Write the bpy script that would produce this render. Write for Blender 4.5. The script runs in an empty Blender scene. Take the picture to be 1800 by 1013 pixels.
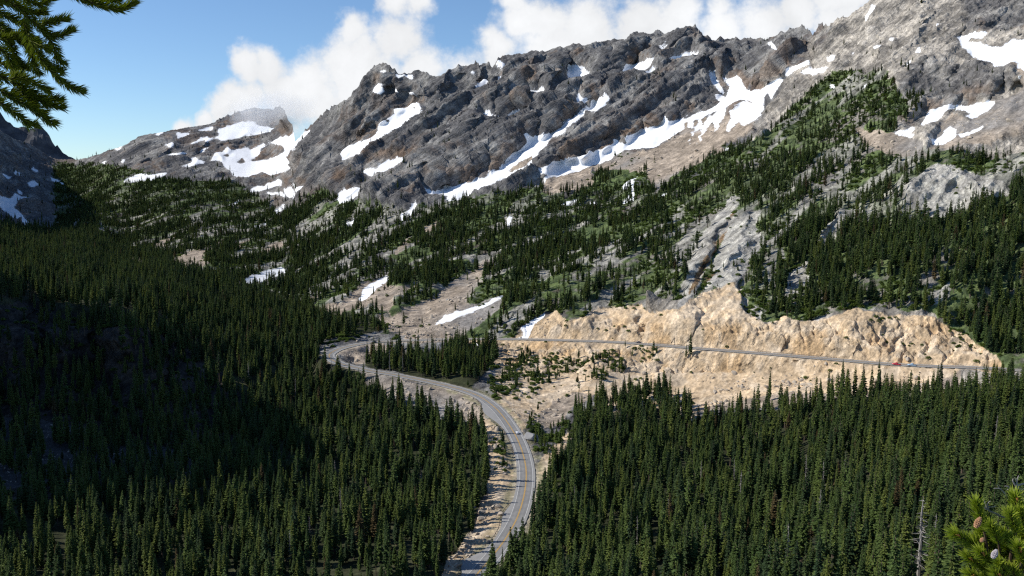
import bpy, bmesh, math, random, time
import numpy as np
from mathutils import Vector, Matrix
T0 = time.time()
random.seed(7); RNG = np.random.default_rng(7)
SC = bpy.context.scene; COL = SC.collection
R = math.radians

# ------------------------------------------------------------------ camera, light, sky, exposure
F = 1559.0; CX = 900.0; CY = 506.5; PITCH = math.atan((506.5 - 330.0) / F)
cam = bpy.data.cameras.new('camera'); camo = bpy.data.objects.new('camera', cam); COL.objects.link(camo)
cam.sensor_width = 36.0; cam.lens = 36.0 * F / 1800.0; cam.clip_start = 0.05; cam.clip_end = 60000
camo.location = (0, 0, 0); camo.rotation_euler = (R(90) - PITCH, 0, 0); SC.camera = camo

SUN_EL = 38.0
SUN_AZ = Vector((-0.998, 0.05, 0)).normalized()          # horizontal direction towards the sun
to_sun = Vector((SUN_AZ.x * math.cos(R(SUN_EL)), SUN_AZ.y * math.cos(R(SUN_EL)), math.sin(R(SUN_EL))))
sl = bpy.data.lights.new('sun', 'SUN'); sl.energy = 4.8; sl.angle = R(0.53); sl.color = (1.0, 0.94, 0.84)
so = bpy.data.objects.new('sun', sl); COL.objects.link(so); so.rotation_euler = to_sun.to_track_quat('Z', 'Y').to_euler()
so.location = (0, 0, 2000)

SC.view_settings.view_transform = 'Standard'; SC.view_settings.look = 'None'
SC.view_settings.exposure = 0.15; SC.view_settings.gamma = 1.0; SC.view_settings.use_curve_mapping = False
SC.cycles.max_bounces = 8; SC.cycles.diffuse_bounces = 3; SC.cycles.volume_bounces = 6
SC.cycles.transparent_max_bounces = 8; SC.cycles.use_denoising = False; SC.cycles.pixel_filter_type = 'BLACKMAN_HARRIS'; SC.cycles.filter_width = 1.25

W = bpy.data.worlds.new('World'); SC.world = W; W.use_nodes = True

class NT:
    """small helper to write node trees"""
    def __init__(s, tree): s.t = tree; s.n = tree.nodes; s.l = tree.links
    def new(s, typ, **kw):
        n = s.n.new(typ)
        for k, v in kw.items(): setattr(n, k, v)
        return n
    def set(s, sock, v):
        if isinstance(v, bpy.types.NodeSocket): s.l.new(v, sock)
        else: sock.default_value = v
    def math(s, op, a, b=None, c=None, clamp=False):
        n = s.n.new('ShaderNodeMath'); n.operation = op; n.use_clamp = clamp
        s.set(n.inputs[0], a)
        if b is not None: s.set(n.inputs[1], b)
        if c is not None: s.set(n.inputs[2], c)
        return n.outputs[0]
    def vmath(s, op, a, b=None):
        n = s.n.new('ShaderNodeVectorMath'); n.operation = op; s.set(n.inputs[0], a)
        if b is not None: s.set(n.inputs[1], b)
        return n.outputs['Value'] if op in ('DISTANCE', 'LENGTH', 'DOT_PRODUCT') else n.outputs[0]
    def noise(s, vec, scale, detail=4, rough=0.55, dist=0.0):
        n = s.n.new('ShaderNodeTexNoise'); n.noise_dimensions = '3D'
        if vec is not None: s.l.new(vec, n.inputs['Vector'])
        n.inputs['Scale'].default_value = scale; n.inputs['Detail'].default_value = detail
        n.inputs['Roughness'].default_value = rough; n.inputs['Distortion'].default_value = dist
        return n
    def smooth(s, x, lo, hi):
        n = s.n.new('ShaderNodeMapRange'); n.interpolation_type = 'SMOOTHSTEP'
        s.set(n.inputs['Value'], x); n.inputs['From Min'].default_value = lo; n.inputs['From Max'].default_value = hi
        return n.outputs[0]
    def mixc(s, f, a, b, mode='MIX'):
        n = s.n.new('ShaderNodeMix'); n.data_type = 'RGBA'; n.blend_type = mode
        s.set(n.inputs[0], f); s.set(n.inputs[6], a); s.set(n.inputs[7], b)
        return n.outputs[2]

def build_world():
    nt = NT(W.node_tree); W.node_tree.nodes.clear()
    sky = nt.new('ShaderNodeTexSky', sky_type='NISHITA'); sky.sun_disc = False
    sky.sun_elevation = R(SUN_EL); sky.sun_rotation = math.atan2(SUN_AZ.x, SUN_AZ.y)
    sky.altitude = 1500; sky.air_density = 1.0; sky.dust_density = 0.25; sky.ozone_density = 1.6
    bg = nt.new('ShaderNodeBackground'); bg.inputs['Strength'].default_value = 0.118
    nt.l.new(nt.mixc(1.0, sky.outputs[0], (0.76, 0.90, 1.03, 1), 'MULTIPLY'), bg.inputs['Color'])
    tc = nt.new('ShaderNodeTexCoord').outputs['Generated']
    sp = nt.new('ShaderNodeSeparateXYZ'); nt.l.new(tc, sp.inputs[0])
    yy = nt.math('MAXIMUM', sp.outputs[1], 0.02)
    a = nt.math('DIVIDE', sp.outputs[0], yy); e = nt.math('DIVIDE', sp.outputs[2], yy)
    cb = nt.new('ShaderNodeCombineXYZ'); nt.l.new(a, cb.inputs[0]); nt.l.new(e, cb.inputs[1]); p = cb.outputs[0]
    w1 = nt.noise(p, 7.0, 5, 0.6); w2 = nt.noise(p, 30.0, 5, 0.65)
    wv = nt.vmath('ADD', nt.vmath('SCALE', nt.vmath('SUBTRACT', w1.outputs['Color'], (0.5, 0.5, 0.5)), None), (0, 0, 0))
    wv.node.inputs[0].links[0].from_node.inputs['Scale'].default_value = 0.07
    q = nt.vmath('ADD', p, wv)
    # (azimuth tangent, elevation tangent, radius) of the billows, a bank of cloud lying on and behind the ridge
    blobs = [(440,122,36),(415,165,32),(478,130,40),(400,190,34),(440,175,50),(505,165,60),(560,165,70),(630,120,70),
             (620,70,34),(700,85,62),(690,25,48),(735,20,34),(650,160,90),(745,135,50),(868,100,44),(915,45,52),
             (965,50,52),(905,5,40),(1030,60,70),(1110,50,60),(1180,40,60),(1260,60,60),(1330,50,60),(1400,25,50),(1465,10,45),
             (1480,60,60),(1560,-10,60),(1250,25,36),(1160,5,26),(980,100,90),(830,160,62),(1150,90,90),(1350,100,80),
             (1700,-60,120),(330,215,26),(370,200,24)]
    f = None
    for (u, v, r) in blobs:
        c = ((u - CX) / F, (330.0 - v) / F, 0.0)
        d = nt.math('MULTIPLY_ADD', nt.vmath('DISTANCE', q, c), -F / (r * 1.2), 1.0)
        if f is None: f = d
        else:
            f = nt.math('SMOOTH_MAX', f, d, 0.12)
    f = nt.math('ADD', f, nt.math('MULTIPLY', nt.math('SUBTRACT', w2.outputs['Fac'], 0.5), 1.0))
    f = nt.math('ADD', f, nt.math('MULTIPLY', nt.math('SUBTRACT', w1.outputs['Fac'], 0.5), 0.7))
    m = nt.smooth(f, 0.02, 0.62)
    m = nt.math('MULTIPLY', m, nt.smooth(sp.outputs[1], 0.3, 0.5))
    shade = nt.noise(q, 9.0, 6, 0.6)
    sh = nt.smooth(shade.outputs['Fac'], 0.3, 0.7)
    core = nt.smooth(f, 0.3, 1.1)
    tone = nt.math('MULTIPLY_ADD', sh, 0.13, 0.74)
    tone = nt.math('MULTIPLY_ADD', core, 0.06, tone)
    cc = nt.new('ShaderNodeCombineColor')
    nt.l.new(nt.math('MULTIPLY', tone, 0.985), cc.inputs[0]); nt.l.new(nt.math('MULTIPLY', tone, 1.0), cc.inputs[1]); nt.l.new(nt.math('MULTIPLY', tone, 1.02), cc.inputs[2])
    bg2 = nt.new('ShaderNodeBackground'); nt.l.new(cc.outputs[0], bg2.inputs['Color']); bg2.inputs['Strength'].default_value = 1.0
    mx = nt.new('ShaderNodeMixShader'); nt.l.new(m, mx.inputs[0]); nt.l.new(bg.outputs[0], mx.inputs[1]); nt.l.new(bg2.outputs[0], mx.inputs[2])
    out = nt.new('ShaderNodeOutputWorld'); nt.l.new(mx.outputs[0], out.inputs['Surface'])
build_world()

# ------------------------------------------------------------------ numeric helpers
S = 0.8                                                 # design depth -> metres
SP, CP = math.sin(PITCH), math.cos(PITCH)
def pix(u, v, Y):
    """world point seen at photo pixel (u, v) at forward distance Y metres"""
    a = (np.asarray(u, float) - CX) / F; b = (CY - np.asarray(v, float)) / F
    t = Y / (CP + b * SP)
    return np.stack([a * t, Y + 0 * a, (b * CP - SP) * t], -1)
def proj(p):
    p = np.asarray(p, float); fw = p[..., 1] * CP - p[..., 2] * SP; up = p[..., 1] * SP + p[..., 2] * CP
    return CX + F * p[..., 0] / fw, CY - F * up / fw
def PV(u, v, Y): return Vector(pix(u, v, Y).tolist())

_perm = np.random.default_rng(11).permutation(256).astype(np.int32); _perm = np.concatenate([_perm, _perm, _perm])
_g = np.random.default_rng(12).normal(size=(256, 3)); _g = (_g / np.linalg.norm(_g, axis=1)[:, None]).astype(np.float32)
def perlin(x, y, z):
    x = x.astype(np.float32); y = y.astype(np.float32); z = z.astype(np.float32)
    xi = np.floor(x).astype(np.int32); yi = np.floor(y).astype(np.int32); zi = np.floor(z).astype(np.int32)
    xf = x - xi; yf = y - yi; zf = z - zi; xi &= 255; yi &= 255; zi &= 255
    def fade(t): return t * t * t * (t * (t * 6 - 15) + 10)
    uu, vv, ww = fade(xf), fade(yf), fade(zf)
    def gr(i, j, k):
        h = _perm[_perm[_perm[xi + i] + yi + j] + zi + k]; g = _g[h]
        return g[..., 0] * (xf - i) + g[..., 1] * (yf - j) + g[..., 2] * (zf - k)
    x00 = gr(0,0,0) * (1-uu) + gr(1,0,0) * uu; x10 = gr(0,1,0) * (1-uu) + gr(1,1,0) * uu
    x01 = gr(0,0,1) * (1-uu) + gr(1,0,1) * uu; x11 = gr(0,1,1) * (1-uu) + gr(1,1,1) * uu
    return 1.6 * ((x00 * (1-vv) + x10 * vv) * (1-ww) + (x01 * (1-vv) + x11 * vv) * ww)
def fbm(P, wl, octv=4, gain=0.5, off=0.0, st=(1, 1, 1)):
    a = 1.0; s = 0; f = 1.0 / wl
    for o in range(octv):
        s = s + a * perlin(P[..., 0] * f * st[0] + off + 17.3 * o, P[..., 1] * f * st[1] + off, P[..., 2] * f * st[2] - off)
        a *= gain; f *= 2.03
    return s
def ridged(P, wl, octv=4, gain=0.5, off=0.0, st=(1, 1, 1)):
    a = 1.0; s = 0; f = 1.0 / wl; w = 1.0
    for o in range(octv):
        n = 1.0 - np.abs(perlin(P[..., 0] * f * st[0] + off + 9.1 * o, P[..., 1] * f * st[1] + off, P[..., 2] * f * st[2] + off)) * 1.5
        n = np.clip(n, 0, 1) ** 2 * w; w = np.clip(n * 1.6, 0.15, 1); s = s + a * n; a *= gain; f *= 2.07
    return s - 0.6
def sstep(x, a, b):
    t = np.clip((x - a) / (b - a), 0, 1); return t * t * (3 - 2 * t)
def seg_dist(px, py, pts):
    """distance in the plane from points to a polyline"""
    d = np.full(px.shape, 1e9)
    for (x0, y0), (x1, y1) in zip(pts[:-1], pts[1:]):
        dx, dy = x1 - x0, y1 - y0; L = dx * dx + dy * dy + 1e-9
        t = np.clip(((px - x0) * dx + (py - y0) * dy) / L, 0, 1)
        d = np.minimum(d, np.hypot(px - x0 - t * dx, py - y0 - t * dy))
    return d
def inpoly(px, py, poly):
    poly = np.asarray(poly, float); x0, y0 = poly.min(0); x1, y1 = poly.max(0)
    res = np.zeros(px.shape, bool); bb = (px >= x0) & (px <= x1) & (py >= y0) & (py <= y1)
    if not bb.any(): return res
    x = px[bb]; y = py[bb]; c = np.zeros(x.shape, bool); n = len(poly)
    for i in range(n):
        xa, ya = poly[i]; xb, yb = poly[(i + 1) % n]
        if ya == yb: continue
        k = ((ya > y) != (yb > y)) & (x < (xb - xa) * (y - ya) / (yb - ya) + xa); c ^= k
    res[bb] = c; return res
def blur(a, n):
    for _ in range(n):
        b = np.pad(a, 1, mode='edge'); a = (b[:-2, 1:-1] + 2 * b[1:-1, 1:-1] + b[2:, 1:-1]) / 4
        b = np.pad(a, 1, mode='edge'); a = (b[1:-1, :-2] + 2 * b[1:-1, 1:-1] + b[1:-1, 2:]) / 4
    return a

# ------------------------------------------------------------------ outlines read from the photograph (photo pixels)
def Z(ox, oy, sc, pts): return [(ox + x / sc, oy + y / sc) for x, y in pts]
QA = lambda *p: Z(600, 0, 2.98, p)
QB = lambda *p: Z(1200, 0, 2.98, p)
QC = lambda *p: Z(0, 0, 2.98, p)
QD = lambda *p: Z(0, 340, 2.98, p)
QE = lambda *p: Z(600, 340, 2.98, p)
QF = lambda *p: Z(1200, 280, 3.617, p)
SKY = [(-420,10),(-300,40),(-150,120),(-60,190),(0,229),(23,242),(50,252),(70,265),(87,278),(100,282),(112,283),(150,279),(185,268),(215,257),(224,253),(245,240),(262,236),(310,229),(340,225),(370,219),
       (385,212),(400,206),(420,197),(432,193),(445,189),(458,193),(470,190),(478,194),(486,188),(492,186),(500,196),(506,210)]
SKY += Z(0, 0, 2.98, [(1530,650),(1545,740),(1560,732),(1570,725),(1605,672),(1640,640),(1665,610),(1700,590),(1740,560)])
SKY += QA((0,535),(50,500),(75,470),(100,450),(120,410),(145,375),(170,350),(195,341),(210,338),(240,347),(270,365),(300,387),(340,390),(360,385),(385,372),(405,362),(425,364),(440,378),(460,385),(485,390),(515,383),(545,375),(565,358),(580,350),(610,340),(650,330),(690,322),(700,310),(712,318),(720,332),(740,320),(760,318),(775,325),(785,338),(800,325),(815,305),(835,292),(860,278),(890,276),(920,272),(960,265),(1000,260),(1020,263),(1040,272),(1065,272),(1090,264),(1130,255),(1180,245),(1210,240),(1240,233),(1290,236),(1340,230),(1400,226),(1440,218),(1490,211),(1520,190),(1550,176),(1570,180),(1590,186),(1630,180),(1660,172),(1690,180),(1730,170),(1760,160))
SKY += QB((0,150),(20,140),(40,138),(60,147),(75,157),(95,185),(110,203),(125,206),(150,226),(170,220),(185,210),(200,216),(250,215),(290,212),(330,213),(365,205),(400,203),(425,208),(450,205),(470,192),(490,190),(515,178),(540,168),(565,167),(590,164),(610,150),(630,147),(650,152),(665,162),(675,178),(682,195),(690,175),(700,160),(715,135),(730,127),(745,138),(765,145),(780,125),(800,105),(830,90),(860,84),(885,76),(900,66),(925,42),(950,28),(975,10),(1000,-2),(1030,-15),(1060,-45),(1150,-70),(1300,-150),(1500,-230),(1788,-330),(2860,-500))

CTRL = """-400 20 1900;-300 60 2000;-150 130 2500;-60 200 3000;0 228 3300;50 252 3500;100 282 3600;150 279 3500;185 268 3400;262 236 3300;370 220 3500;445 190 3700;490 200 3700;520 262 2520;600 180 2550;670 113 2500;
-300 200 1750;-300 300 1500;-300 400 1250;-150 250 2300;-150 330 2000;-150 400 1600;
0 300 2900;0 380 2400;60 330 2800;60 400 2200;110 340 2900;110 400 2400;200 300 2900;200 350 2600;200 400 2250;200 440 1950;
300 270 3000;300 320 2650;300 370 2300;300 420 2000;300 460 1750;400 260 3100;400 300 2750;400 350 2400;400 400 2050;400 450 1750;
470 250 3250;480 290 2850;480 330 2500;500 370 2200;500 430 1800;500 490 1500;540 300 2300;600 250 2350;600 300 2150;600 360 1900;600 430 1600;600 490 1350;600 540 1150;
700 180 2350;700 240 2150;700 300 1950;700 350 1750;700 400 1580;700 450 1400;700 500 1230;700 550 1080;750 120 2430;
800 120 2400;800 200 2150;800 260 1950;800 320 1750;800 380 1560;800 440 1370;800 500 1180;800 560 1030;
900 95 2400;900 170 2150;900 240 1900;900 300 1720;900 360 1540;900 420 1360;900 490 1150;900 550 1010;
1000 80 2350;1000 170 2050;1000 240 1820;1000 300 1650;1000 360 1480;1000 420 1300;1000 480 1130;1000 540 985;
1100 65 2300;1100 150 2050;1100 230 1780;1100 300 1570;1100 360 1400;1100 420 1240;1100 480 1090;1100 540 960;1120 575 912;
1200 50 2250;1200 130 2020;1200 200 1780;1200 260 1580;1200 330 1380;1200 400 1190;1200 460 1060;1200 520 930;1200 565 868;
1300 70 2150;1300 130 1950;1300 180 1700;1300 240 1480;1300 300 1320;1300 370 1170;1300 450 1010;1300 530 880;1300 570 850;
1400 55 1950;1400 130 1650;1400 200 1450;1400 270 1270;1400 340 1130;1400 420 1000;1400 500 900;1400 555 835;1400 590 811;
1500 10 1800;1500 100 1520;1500 180 1330;1500 260 1180;1500 340 1050;1500 420 950;1500 500 860;1500 560 795;1500 600 782;
1600 -80 1850;1600 0 1600;1600 100 1380;1600 200 1180;1600 290 1050;1600 330 980;1600 420 890;1600 500 810;1600 560 785;1600 610 757;
1700 -80 1750;1700 0 1500;1700 100 1300;1700 200 1120;1700 300 980;1700 400 870;1700 500 780;1700 570 765;1700 615 733;
1800 -100 1700;1800 0 1420;1800 100 1210;1800 200 1040;1800 300 900;1800 400 835;1800 500 765;1800 590 720;1800 640 692;
2000 -150 1600;2000 0 1280;2000 150 1000;2000 300 810;2000 450 720;2000 600 660;2160 -300 1700;2160 0 1150;2160 300 720;2160 600 620;
650 601 985;720 598 990;800 597 985;880 596 970;940 597 950;1040 599 915;1120 603 885;1210 611 850;1300 618 822;1400 626 792;1480 632 765;1560 640 738;1640 644 715;1710 646 700;1780 650 680;
590 612 940;573 625 905;590 640 880;640 650 862;700 660 845;770 675 820;830 690 790;865 712 750;890 740 710;912 775 660;925 820 607;926 860 565;915 900 528;893 940 498;865 975 475;840 1000 460;800 1040 437;740 1090 408;660 1150 380;
660 625 900;740 630 880;820 640 868;880 640 880;950 640 880;1000 660 845;950 690 805;900 690 800;1050 640 850;1120 650 845;1200 650 828;1200 690 803;1000 720 760;960 760 705;
1300 660 800;1400 665 775;1500 668 745;1600 672 720;1700 672 695;1300 720 745;1300 800 640;1300 900 520;1300 1013 400;1100 700 790;1100 800 640;1100 900 520;1100 1013 415;1000 800 630;1000 900 520;1000 1013 440;1200 1013 400;1200 900 510;
1500 1013 330;1500 900 430;1500 800 545;1500 720 640;1700 1013 270;1700 900 365;1700 800 480;1700 720 590;1900 1013 220;1900 900 310;1900 800 420;1900 720 520;2160 1013 160;2160 800 330;
700 690 790;760 720 755;820 760 695;840 820 610;700 740 730;650 720 790;620 680 845;700 850 600;600 760 740;600 900 550;500 1013 455;700 1013 452;800 900 543;780 1000 460;300 1013 455;100 1013 455;0 1013 450;-200 1013 440;
300 900 545;100 900 540;0 900 535;0 800 640;200 800 650;350 830 615;0 740 705;200 740 715;400 750 735;500 800 680;0 640 760;0 560 790;0 530 810;150 640 775;150 560 795;200 540 815;250 560 815;300 640 785;350 700 760;450 700 800;450 640 865;400 580 970;300 530 1000;
150 500 960;0 490 950;0 440 1350;0 410 1700;150 440 1450;150 410 1900;300 480 1350;450 520 1250;450 560 1090;550 580 1060;540 640 910;560 700 830;500 620 940;-200 640 740;-200 540 800;-200 480 1000;-200 430 1350;-200 800 620;-200 900 530;
900 1200 300;900 1500 90;300 1200 320;300 1500 95;-300 1200 320;-300 1500 95;1500 1200 220;1500 1500 70;2100 1200 100;2100 1500 45"""
CTRL = np.array([[float(t) for t in q.split()] for q in CTRL.replace('\n', '').split(';') if q.strip()])

# relief: (polyline, depth offset in design metres, width in photo px); negative stands out towards us
RELIEF = [
 ([(1210,50),(1150,110),(1085,160)], -34, 14), ([(1165,75),(1110,125),(1050,150)], 26, 12), ([(1110,72),(1060,128),(1010,168),(962,190)], -34, 14), ([(1070,100),(1020,140),(965,170)], 24, 11), ([(1010,90),(960,140),(905,185)], -30, 14),
 ([(970,95),(930,140),(885,170)], 26, 11), ([(930,95),(888,150),(848,205)], -32, 14), ([(890,105),(850,150),(815,190)], 24, 11), ([(860,108),(818,170),(775,215)], -32, 14), ([(828,120),(788,165),(755,205)], 24, 11), ([(795,122),(760,180),(728,245)], -34, 14),
 ([(668,118),(610,190),(548,268)], -30, 16), ([(700,140),(650,190),(600,240)], 20, 12), ([(690,150),(620,230),(535,305)], -30, 14), ([(690,290),(640,330),(585,345)], -24, 12), ([(1320,78),(1300,112),(1270,140)], -30, 13), ([(1285,85),(1262,128)], 30, 12), ([(1400,62),(1380,100),(1340,140)], -30, 14), ([(820,250),(780,290),(740,325)], 20, 10), ([(1090,210),(1040,250),(985,290)], -28, 12), ([(1170,180),(1120,215)], 22, 10),
 ([(1640,20),(1600,70),(1560,110)], -30, 15), ([(1560,60),(1520,110)], -24, 13), ([(1740,20),(1700,60)], -30, 14),
 ([(600,300),(680,258),(742,212),(772,160)], -45, 17), ([(588,283),(650,240),(702,212),(738,182)], 55, 15),
 ([(540,330),(600,310),(690,296),(760,275)], -25, 16), ([(622,345),(690,302),(755,280)], 45, 16),
 ([(705,318),(770,272),(835,232),(895,228)], -34, 20), ([(740,338),(790,318),(850,280)], -16, 20),
 ([(755,342),(800,330),(880,302),(930,262),(1000,212),(1070,172)], 75, 15),
 ([(935,298),(970,250),(1022,211),(1077,178),(1105,140)], -65, 17), ([(958,308),(1060,282),(1105,250),(1200,214),(1285,178),(1362,150),(1420,108)], 60, 17),
 ([(1080,235),(1150,195),(1200,160),(1215,60)], -45, 26), ([(1258,140),(1300,80)], 35, 22), ([(1330,130),(1370,80),(1410,60)], -40, 24),
 ([(1428,66),(1418,112)], 40, 8), ([(1412,128),(1372,200),(1325,245),(1285,288)], -60, 20),
 ([(855,205),(930,200),(950,180)], 30, 12), ([(985,130),(1040,135)], 25, 14), ([(1090,125),(1145,105)], 25, 14),
 ([(880,150),(850,200),(800,230)], -35, 20), ([(1060,140),(1000,190),(950,225)], -40, 18), ([(960,120),(925,165)], -25, 16),
 ([(735,130),(755,180)], -30, 16), ([(705,150),(715,180)], 30, 14),
 ([(1310,348),(1262,405),(1222,470),(1200,515)], -42, 15), ([(1288,362),(1258,430),(1225,505)], 12, 9), ([(1325,375),(1295,430),(1275,490)], -26, 14),
 ([(1180,380),(1120,440),(1060,505),(1020,540)], -26, 18), ([(1070,375),(980,430),(900,480)], 45, 26), ([(1240,300),(1150,360),(1060,430),(960,500)], -22, 20),
 ([(1570,348),(1600,325),(1660,306),(1735,324),(1770,348)], -34, 24), ([(1590,120),(1620,112),(1700,114),(1790,128),(1900,140)], -30, 16), ([(1585,225),(1640,205),(1700,190),(1795,158),(1900,120)], 22, 16),
 ([(1390,440),(1440,400),(1500,365)], -18, 14), ([(1580,230),(1510,260)], -10, 12), ([(1440,75),(1480,35),(1520,5)], -30, 14),
 ([(1540,130),(1600,60),(1660,0)], -30, 22), ([(1460,120),(1520,60)], 20, 14), ([(1690,40),(1700,90)], 22, 12),
 ([(230,292),(300,262),(420,246),(480,236)], -50, 9), ([(210,290),(300,280),(400,262)], 30, 8), ([(300,288),(380,275),(330,285)], -40, 9),
 ([(440,268),(475,256),(492,262)], -60, 10), ([(430,200),(455,196)], -40, 14), ([(840,340),(880,320),(905,300)], -20, 10),
 ([(630,626),(690,630),(770,640)], 30, 11), ([(640,500),(690,480),(720,440)], 20, 14), ([(700,550),(770,520),(840,480),(870,450)], 22, 18), ([(680,520),(760,480),(830,440)], -14, 14),
 ([(60,540),(80,640)], 14, 6), ([(110,545),(115,650)], -10, 12), ([(200,550),(215,640)], -12, 14), ([(165,560),(170,650)], 12, 7), ([(290,600),(300,690)], 12, 9),
 ([(1130,565),(1122,598)], 8, 5), ([(1240,530),(1215,590)], 7, 8), ([(1390,590),(1385,615)], 6, 5), ([(1500,585),(1495,625)], -5, 8), ([(1580,585),(1575,628)], 5, 6),
]
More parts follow.
